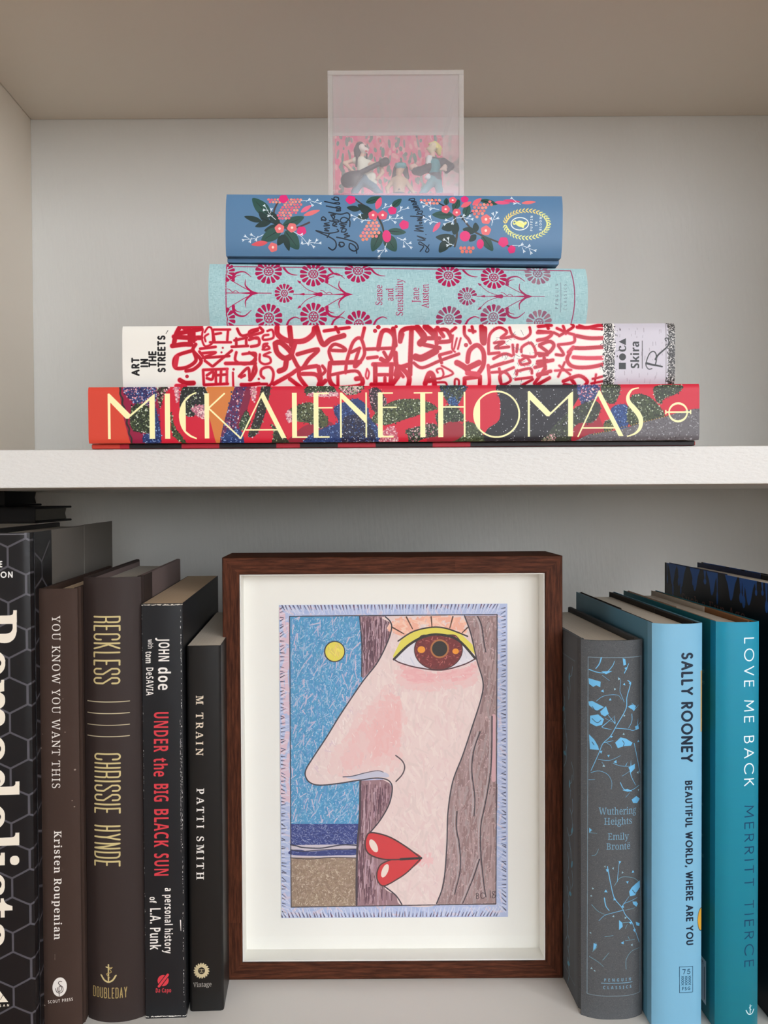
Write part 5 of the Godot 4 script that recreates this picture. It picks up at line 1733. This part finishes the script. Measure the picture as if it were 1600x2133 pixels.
# ---------------------------------------------------------------- framed drawing
func picture() -> void:
	var o := thing("picture_frame", "dark brown wooden box frame holding a crayon drawing of a long-nosed face in profile", "picture frame")
	o.position = V(25.5, LOW, 455.5) * MM
	var W := 197.4
	var H := 247.5
	var w := 9.9
	var deep := 40.0
	var n := FastNoiseLite.new()
	n.seed = 11
	n.frequency = 0.05
	n.fractal_octaves = 4
	var im := Image.create(1024, 128, false, Image.FORMAT_RGB8)
	for y in 128:
		for x in 1024:
			var v := n.get_noise_2d(x * 0.16, y * 2.6) * 0.7 + n.get_noise_2d(x * 0.5 + 900.0, y * 9.0) * 0.45
			var c := C(96, 53, 34).lerp(C(56, 29, 18), clampf(0.5 + v * 1.1, 0, 1))
			im.set_pixel(x, y, c)
	var wood := mat(C(255, 255, 255), 0.6, ImageTexture.create_from_image(im))
	wood.texture_repeat = true
	wood.metallic_specular = 0.25
	var c := [Vector2(-W / 2, 0), Vector2(W / 2, 0), Vector2(W / 2, H), Vector2(-W / 2, H)]
	var e := [Vector2(-W / 2 + w, w), Vector2(W / 2 - w, w), Vector2(W / 2 - w, H - w), Vector2(-W / 2 + w, H - w)]
	for i in 4:
		var k := (i + 1) % 4
		var m := MB.new()
		var at := func(v: Vector2, z: float) -> Vector3: return Vector3(v.x, v.y, z)
		var along: Vector2 = (c[k] - c[i]).normalized()
		var out := Vector3(along.y, -along.x, 0)
		var len_: float = (c[k] - c[i]).length()
		var u := func(v: Vector2) -> float: return (v - c[i]).dot(along) / 240.0 + i * 0.37
		var b := 0.5
		var z := Vector3.BACK
		# front with a small bevel on both edges
		var oi: Vector2 = c[i] + (e[i] - c[i]) * b / w
		var ok: Vector2 = c[k] + (e[k] - c[k]) * b / w
		var ei: Vector2 = e[i] + (c[i] - e[i]) * b / w
		var ek: Vector2 = e[k] + (c[k] - e[k]) * b / w
		m.quad(at.call(oi, 0), at.call(ok, 0), at.call(ek, 0), at.call(ei, 0), z, z, z, z, Vector2(u.call(oi), 0.05), Vector2(u.call(ok), 0.05), Vector2(u.call(ek), 0.32), Vector2(u.call(ei), 0.32))
		m.quad(at.call(c[i], -b), at.call(c[k], -b), at.call(ok, 0), at.call(oi, 0), out, out, z, z, Vector2(u.call(c[i]), 0.03), Vector2(u.call(c[k]), 0.03), Vector2(u.call(ok), 0.05), Vector2(u.call(oi), 0.05))
		m.quad(at.call(e[i], -b), at.call(e[k], -b), at.call(ek, 0), at.call(ei, 0), -out, -out, z, z, Vector2(u.call(e[i]), 0.35), Vector2(u.call(e[k]), 0.35), Vector2(u.call(ek), 0.32), Vector2(u.call(ei), 0.32))
		m.quad(at.call(c[i], -deep), at.call(c[k], -deep), at.call(c[k], -b), at.call(c[i], -b), out, out, out, out, Vector2(u.call(c[i]), 1), Vector2(u.call(c[k]), 1), Vector2(u.call(c[k]), 0.03), Vector2(u.call(c[i]), 0.03))
		m.quad(at.call(e[i], -deep), at.call(e[k], -deep), at.call(e[k], -b), at.call(e[i], -b), -out, -out, -out, -out, Vector2(u.call(e[i]), 1), Vector2(u.call(e[k]), 1), Vector2(u.call(e[k]), 0.35), Vector2(u.call(e[i]), 0.35))
		m.quad(at.call(c[i], -deep), at.call(c[k], -deep), at.call(e[k], -deep), at.call(e[i], -deep), -z, -z, -z, -z)
		part("frame_rail", m, wood, o)
	var card := mat(C(240, 238, 229), 0.95)
	var iw := W / 2 - w
	for q in [[Vector3(-iw, w, -13), Vector3(iw, w + 0.8, -1.6)], [Vector3(-iw, H - w - 0.8, -13), Vector3(iw, H - w, -1.6)], [Vector3(-iw, w + 0.8, -13), Vector3(-iw + 0.8, H - w - 0.8, -1.6)], [Vector3(iw - 0.8, w + 0.8, -13), Vector3(iw, H - w - 0.8, -1.6)]]:
		boxed("liner", q[0], q[1], card, o, 0.1)
	boxed("mat_board", Vector3(-iw, w, -16), Vector3(iw, H - w, -13), card, o, 0.1)
	boxed("backing", Vector3(-iw - 2, w - 2, -38), Vector3(iw + 2, H - w + 2, -35), mat(C(60, 50, 44), 0.8), o, 0.2)
	# the sheet: slightly domed, its corners lying on the board
	var sheet := MB.new()
	var x0 := -66.94
	var x1 := 69.14
	var y0 := 29.73
	var y1 := 218.12
	var at2 := func(a: float, b: float) -> Vector3:
		return Vector3(lerpf(x0, x1, a), lerpf(y1, y0, b), -12.6 + 0.7 * (1.0 - pow(absf(2.0 * a - 1.0), 3.0)) * (1.0 - pow(absf(2.0 * b - 1.0), 3.0)))
	var N := 14
	var zz := Vector3.BACK
	for i in N:
		for j in N:
			var a := float(i) / N
			var a2 := float(i + 1) / N
			var b := float(j) / N
			var b2 := float(j + 1) / N
			sheet.quad(at2.call(a, b), at2.call(a2, b), at2.call(a2, b2), at2.call(a, b2), zz, zz, zz, zz, Vector2(a, b), Vector2(a2, b), Vector2(a2, b2), Vector2(a, b2))
	for q in [[0.0, 0.0, 1.0, 0.0, Vector3.UP], [0.0, 1.0, 1.0, 1.0, Vector3.DOWN], [0.0, 0.0, 0.0, 1.0, Vector3.LEFT], [1.0, 0.0, 1.0, 1.0, Vector3.RIGHT]]:
		var a: Vector3 = at2.call(q[0], q[1])
		var b: Vector3 = at2.call(q[2], q[3])
		var d := Vector3(0, 0, -0.4)
		var nn: Vector3 = q[4]
		sheet.quad(a, b, b + d, a + d, nn, nn, nn, nn)
	part("drawing", sheet, mat(Color.WHITE, 0.8, print_drawing()), o)
	var glass := mat(Color(1, 1, 1, 0.02), 0.04)
	glass.transparency = BaseMaterial3D.TRANSPARENCY_ALPHA
	glass.metallic_specular = 0.3
	boxed("glazing", Vector3(-iw - 1.5, w - 1.5, -1.5), Vector3(iw + 1.5, H - w + 1.5, -1.3), glass, o, 0.05)

# ---------------------------------------------------------------- clear box with painted figurines
# one skin round tapered bones: [a, radius, b, radius, colour], lengths in mm
func skin(bones: Array, cell: float, blend: float, margin := 1.6) -> ArrayMesh:
	var lo := Vector3.INF
	var hi := -Vector3.INF
	for b in bones:
		for e in [0, 2]:
			lo = lo.min(b[e] - Vector3.ONE * (b[e + 1] + margin))
			hi = hi.max(b[e] + Vector3.ONE * (b[e + 1] + margin))
	var n := Vector3i(((hi - lo) / cell).ceil()) + Vector3i.ONE * 2
	var total := n.x * n.y * n.z
	var sum := PackedFloat32Array()
	sum.resize(total)
	var best := PackedFloat32Array()
	best.resize(total)
	best.fill(1e9)
	var who := PackedInt32Array()
	who.resize(total)
	for k in bones.size():
		var b: Array = bones[k]
		var a0: Vector3 = b[0]
		var a1: Vector3 = b[2]
		var r0: float = b[1]
		var r1: float = b[3]
		var d := a1 - a0
		var dd := maxf(d.length_squared(), 1e-6)
		var reach := maxf(r0, r1) + margin * 1.25
		var c0 := Vector3i(((a0.min(a1) - Vector3.ONE * reach - lo) / cell).floor()).clamp(Vector3i.ZERO, n - Vector3i.ONE)
		var c1 := Vector3i(((a0.max(a1) + Vector3.ONE * reach - lo) / cell).ceil()).clamp(Vector3i.ZERO, n - Vector3i.ONE)
		for z in range(c0.z, c1.z + 1):
			for y in range(c0.y, c1.y + 1):
				for x in range(c0.x, c1.x + 1):
					var p := lo + Vector3(x, y, z) * cell
					var t := clampf((p - a0).dot(d) / dd, 0.0, 1.0)
					var f := (p - a0 - d * t).length() - lerpf(r0, r1, t)
					var at := (z * n.y + y) * n.x + x
					sum[at] += exp(-f * blend)
					if f < best[at]:
						best[at] = f
						who[at] = k
	var val := func(at: int) -> float: return margin if sum[at] <= 0.0 else -log(sum[at]) / blend
	var made := {}
	var st := SurfaceTool.new()
	st.begin(Mesh.PRIMITIVE_TRIANGLES)
	st.set_smooth_group(0)
	var step := [1, n.x, n.x * n.y]
	var vertex := func(x: int, y: int, z: int) -> Array:
		var id := (z * n.y + y) * n.x + x
		if made.has(id):
			return made[id]
		var acc := Vector3.ZERO
		var count := 0
		var near := 1e9
		var mine := 0
		for e in 12:
			var ax := e / 4
			var i := (ax + 1) % 3
			var j := (ax + 2) % 3
			var o := Vector3i.ZERO
			o[i] = e & 1
			o[j] = (e >> 1) & 1
			var at: int = id + o.x * step[0] + o.y * step[1] + o.z * step[2]
			var v0: float = val.call(at)
			var v1: float = val.call(at + step[ax])
			if best[at] < near:
				near = best[at]
				mine = who[at]
			if (v0 < 0.0) != (v1 < 0.0):
				var q := Vector3(o)
				q[ax] += v0 / (v0 - v1)
				acc += q
				count += 1
		var p := lo + (Vector3(x, y, z) + (acc / maxi(1, count))) * cell
		made[id] = [p * MM, bones[mine][4].srgb_to_linear()]
		return made[id]
	for z in range(1, n.z - 1):
		for y in range(1, n.y - 1):
			for x in range(1, n.x - 1):
				var at := (z * n.y + y) * n.x + x
				if best[at] > margin:
					continue
				var v0: float = val.call(at)
				for ax in 3:
					var v1: float = val.call(at + step[ax])
					if (v0 < 0.0) == (v1 < 0.0):
						continue
					var i := (ax + 1) % 3
					var j := (ax + 2) % 3
					var q := []
					for e in [[0, 0], [1, 0], [1, 1], [0, 1]]:
						var o := Vector3i(x, y, z)
						o[i] -= e[0]
						o[j] -= e[1]
						q.append(vertex.call(o.x, o.y, o.z))
					var order := [0, 2, 1, 0, 3, 2] if v0 < 0.0 else [0, 1, 2, 0, 2, 3]
					for e in order:
						st.set_color(q[e][1])
						st.add_vertex(q[e][0])
	st.generate_normals()
	return st.commit()

func figurine(called: String, label: String, bones: Array, hair: Array, origin: Vector2, d: float) -> void:
	# bones are given as x, y (down), z (forward) in tenths of the box's print scale round the feet
	var s := 1.0 / 3.727
	var conv := func(list: Array) -> Array:
		var out := []
		for b in list:
			out.append([Vector3((b[0] - origin.x) * s, (origin.y - b[1]) * s, b[2] * s), b[3] * s, Vector3((b[4] - origin.x) * s, (origin.y - b[5]) * s, b[6] * s), b[7] * s, b[8]])
		return out
	var paint := mat(Color.WHITE, 0.6)
	paint.vertex_color_use_as_albedo = true
	var x := (origin.x - 725.0) * d / 1640.0
	var o := thing(called, label, "figurine", V(x, STAGE_Y, d), 0.0, "painted figurines in the clear box")
	var body := MeshInstance3D.new()
	body.name = "body"
	body.mesh = skin(conv.call(bones), 0.5, 3.2)
	body.material_override = paint
	o.add_child(body)
	var locks := MeshInstance3D.new()
	locks.name = "hair"
	locks.mesh = skin(conv.call(hair), 0.5, 4.0)
	locks.material_override = paint
	o.add_child(locks)

const STAGE_Y := 166.0

func display_box() -> void:
	var o := thing("display_box", "small clear acrylic box with a pink patterned back, standing on top of the book stack", "display box")
	var X0 := -9.4
	var X1 := 61.6
	var Y0 := 156.6
	var Y1 := 222.4
	var D0 := 414.0
	var D1 := 484.0
	var clear := mat(Color(0.95, 0.93, 0.95, 0.12), 0.06)
	clear.transparency = BaseMaterial3D.TRANSPARENCY_ALPHA
	var edge := mat(Color(0.95, 0.94, 0.93, 0.26), 0.1)
	edge.transparency = BaseMaterial3D.TRANSPARENCY_ALPHA
	var card := mat(Color.WHITE, 0.8, print_backdrop())
	var b := func(called: String, x0: float, y0: float, d0: float, x1: float, y1: float, d1: float, m: Material) -> void:
		boxed(called, V(x0, y0, d1), V(x1, y1, d0), m, o, 0.15)
	b.call("pane", X0 + 2.6, Y0, D0, X1 - 2.6, Y1 - 2.4, D0 + 1.2, clear)
	b.call("pane", X0, Y0, D0, X0 + 2.6, Y1 - 2.4, D1, edge)
	b.call("pane", X1 - 2.6, Y0, D0, X1, Y1 - 2.4, D1, edge)
	b.call("pane", X0, Y1 - 2.4, D0, X1, Y1, D1, edge)
	b.call("backdrop", X0 + 2.7, Y0 + 0.2, D1 - 1.6, X1 - 2.7, Y1 - 2.6, D1 - 0.4, card)
	b.call("base", X0 + 2.8, Y0 + 0.2, 433.0, X1 - 2.8, STAGE_Y, D1 - 1.8, mat(C(190, 84, 104), 0.8))
	var ink := C(34, 34, 40)
	var jean := C(84, 122, 142)
	var jean2 := C(82, 146, 160)
	var skin_ := C(226, 188, 168)
	var tan := C(196, 164, 134)
	var cream := C(232, 230, 214)
	# woman bent over a guitar
	figurine("figurine", "small figurine of a dark-haired woman in a white top and jeans, playing a black guitar", [
		[758, 303, 2, 8.5, 763, 308, 3, 6.5, C(226, 212, 204)], [769, 306, 3, 2.0, 772, 309, 3, 1.6, C(226, 200, 192)], [765, 302, 10, 1.2, 766, 303, 10, 1.2, ink], [768, 312, 7, 1.4, 766, 313, 8, 1.4, C(206, 90, 100)],
		[760, 314, 0, 4.5, 756, 326, 0, 5, skin_], [746, 328, 0, 7, 772, 334, 0, 7, cream], [757, 334, 0, 12, 760, 354, 0, 11, cream], [760, 356, 0, 10, 778, 362, 2, 9, cream], [776, 366, 2, 7, 786, 374, 2, 4, cream],
		[744, 326, -2, 5, 722, 332, -3, 3.6, skin_], [722, 332, -3, 3.6, 742, 354, 4, 3, skin_], [742, 354, 4, 3, 747, 358, 6, 2.2, skin_],
		[774, 336, 2, 5, 797, 338, 4, 4.2, skin_], [798, 339, 4, 4.2, 800, 356, 6, 3.6, skin_], [800, 356, 6, 3.6, 789, 370, 10, 3, skin_],
		[762, 366, 0, 11, 754, 374, 0, 10, jean], [752, 376, -1, 9, 744, 390, 0, 7, jean], [744, 390, 0, 7, 740, 402, 0, 5.5, jean], [762, 372, 2, 9, 784, 386, 3, 7, jean], [784, 386, 3, 7, 802, 404, 2, 5, jean],
		[738, 404, 2, 4.5, 730, 405, 5, 3, cream], [803, 404, 3, 4, 809, 405, 6, 3, cream]],
		[[754, 298, -1, 9, 750, 306, -2, 9, ink], [750, 306, -2, 8, 748, 322, -3, 6, ink], [748, 322, 6, 3, 746, 344, 9, 2, ink], [768, 314, -2, 2.4, 768, 326, -2, 1.6, ink]], Vector2(757, 407), 441.0)
	# bare-chested man leaning back
	figurine("figurine", "small bare-chested figurine with dark hair and black trousers, between the other two", [
		[838, 345, -2, 9, 834, 352, 1, 6.5, C(206, 172, 146)], [832, 340, 4, 6, 844, 340, 4, 6, C(92, 160, 168)], [834, 356, 0, 5, 834, 364, 0, 5.5, tan], [824, 368, 0, 6, 846, 370, 0, 6, tan],
		[835, 372, 0, 13, 834, 390, 1, 12, tan], [834, 392, 12.5, 1.0, 834, 393, 12.5, 1.0, C(60, 44, 36)], [848, 370, -1, 5, 858, 384, -2, 4, tan], [858, 384, -2, 4, 866, 398, 0, 3.2, tan], [822, 370, -1, 5, 810, 384, -2, 4, tan], [810, 384, -2, 4, 812, 398, 2, 3.2, tan],
		[834, 401, 0, 12, 834, 404, 0, 12.5, C(36, 40, 38)], [826, 403, 4, 6, 818, 405, 6, 4.5, C(36, 40, 38)], [842, 403, 4, 6, 852, 405, 6, 4.5, C(36, 40, 38)]],
		[[838, 338, -5, 9.5, 846, 344, -5, 8, ink], [828, 342, -3, 5, 821, 368, -3, 3.2, ink], [848, 350, -3, 6, 852, 362, -3, 4.5, ink]], Vector2(834, 408), 442.0)
	# blond figure with a black jacket
	figurine("figurine", "small figurine with yellow hair, teal shirt, black jacket and jeans, nearest the right pane", [
		[905, 302, 2, 9, 900, 308, 3, 6.5, C(230, 212, 176)], [893, 305, 3, 1.8, 891, 307, 3, 1.4, C(214, 184, 160)], [902, 302, 10.5, 1.1, 903, 302, 10.5, 1.1, ink], [904, 315, 0, 5, 904, 324, 0, 5, skin_],
		[896, 326, 5, 6, 894, 336, 6, 5, C(228, 232, 234)], [900, 330, 0, 8, 922, 334, 0, 9, C(56, 62, 74)], [908, 338, 0, 12, 908, 352, 1, 11, C(74, 150, 160)], [908, 358, 0, 11, 912, 366, 0, 11, C(62, 74, 92)],
		[926, 332, 0, 8, 942, 342, 1, 6.5, C(48, 52, 62)], [942, 342, 1, 6.5, 932, 354, 7, 5, C(48, 52, 62)], [928, 346, 12, 4.5, 924, 352, 13, 4.5, C(226, 202, 190)], [922, 352, 14, 2, 918, 354, 15, 1.6, C(226, 202, 190)], [929, 352, 14, 2, 929, 357, 15, 1.6, C(226, 202, 190)],
		[896, 344, 2, 9, 878, 352, 3, 8.5, C(52, 48, 60)], [878, 352, 3, 8.5, 868, 352, 4, 8, C(52, 48, 60)], [866, 344, 6, 6, 860, 345, 7, 5.5, C(226, 190, 176)], [891, 368, 10, 4.5, 894, 364, 10, 4, C(226, 234, 238)],
		[906, 370, 0, 11, 912, 372, 0, 10, jean2], [902, 374, 1, 9, 888, 390, 2, 7, jean2], [888, 390, 2, 7, 878, 403, 2, 6, jean2], [914, 374, -1, 9, 918, 390, -1, 7, jean2], [918, 390, -1, 7, 917, 402, -1, 5.5, jean2], [874, 404, 3, 4, 868, 405, 6, 3, ink], [914, 404, 2, 4, 912, 405, 6, 3, cream]],
		[[910, 298, -2, 8, 916, 304, -3, 7.5, C(228, 212, 110)], [916, 304, -3, 7, 918, 314, -3, 4, C(222, 206, 108)], [908, 296, 4, 3.5, 912, 306, 7, 2.6, C(234, 220, 130)], [898, 296, 1, 3, 908, 293, 1, 3.6, C(228, 212, 120)]], Vector2(905, 408), 441.5)
	# the guitar: round body, neck and head
	var g := thing("toy_guitar", "tiny black guitar slung across the dark-haired figurine", "toy guitar", V((733.0 - 725.0) * 437.0 / 1640.0, STAGE_Y + 8.3, 437))
	var mm := 1.0 / 3.727
	var gm := mat(C(52, 50, 58), 0.35)
	var body := MeshInstance3D.new()
	body.name = "body"
	body.mesh = skin([[Vector3(-1.2, 0, 1.2), 4.0, Vector3(1.0, 0.6, 1.2), 4.2, Color.WHITE], [Vector3(3.6, 2.2, 1.2), 2.9, Vector3(4.4, 2.6, 1.2), 2.7, Color.WHITE]], 0.5, 2.4)
	body.material_override = gm
	g.add_child(body)
	var neck := MeshInstance3D.new()
	neck.name = "neck"
	neck.mesh = skin([[Vector3(5, 3.2, 2.2), 1.5, Vector3(15.2, 8.4, 1.6), 1.4, Color.WHITE]], 0.45, 4.0)
	neck.material_override = gm
	g.add_child(neck)
	var head := MeshInstance3D.new()
	head.name = "headstock"
	head.mesh = skin([[Vector3(17.6, 9.6, 0.4), 2.1, Vector3(19.6, 10.4, 0.2), 2.3, Color.WHITE]], 0.45, 4.0)
	head.material_override = gm
	g.add_child(head)

func print_backdrop() -> Texture2D:
	var p := Painter.new(66, 64, 6, C(236, 128, 150))
	p.frame_mm()
	for i in 520:
		var q := Vector2(rng.randf_range(0, 66), rng.randf_range(0, 64))
		p.oval(q, rng.randf_range(0.7, 1.6), rng.randf_range(0.8, 3.0), [C(240, 96, 142), C(236, 150, 160), C(244, 170, 176), C(232, 112, 132)][i % 4], rng.randf_range(-20, 20))
	for i in 250:
		var q := Vector2(rng.randf_range(0, 66), rng.randf_range(0, 64))
		p.oval(q, rng.randf_range(0.5, 1.1), rng.randf_range(0.8, 3.2), [C(120, 136, 128), C(146, 150, 146), C(104, 140, 128)][i % 3], rng.randf_range(-15, 15))
	return p.done()
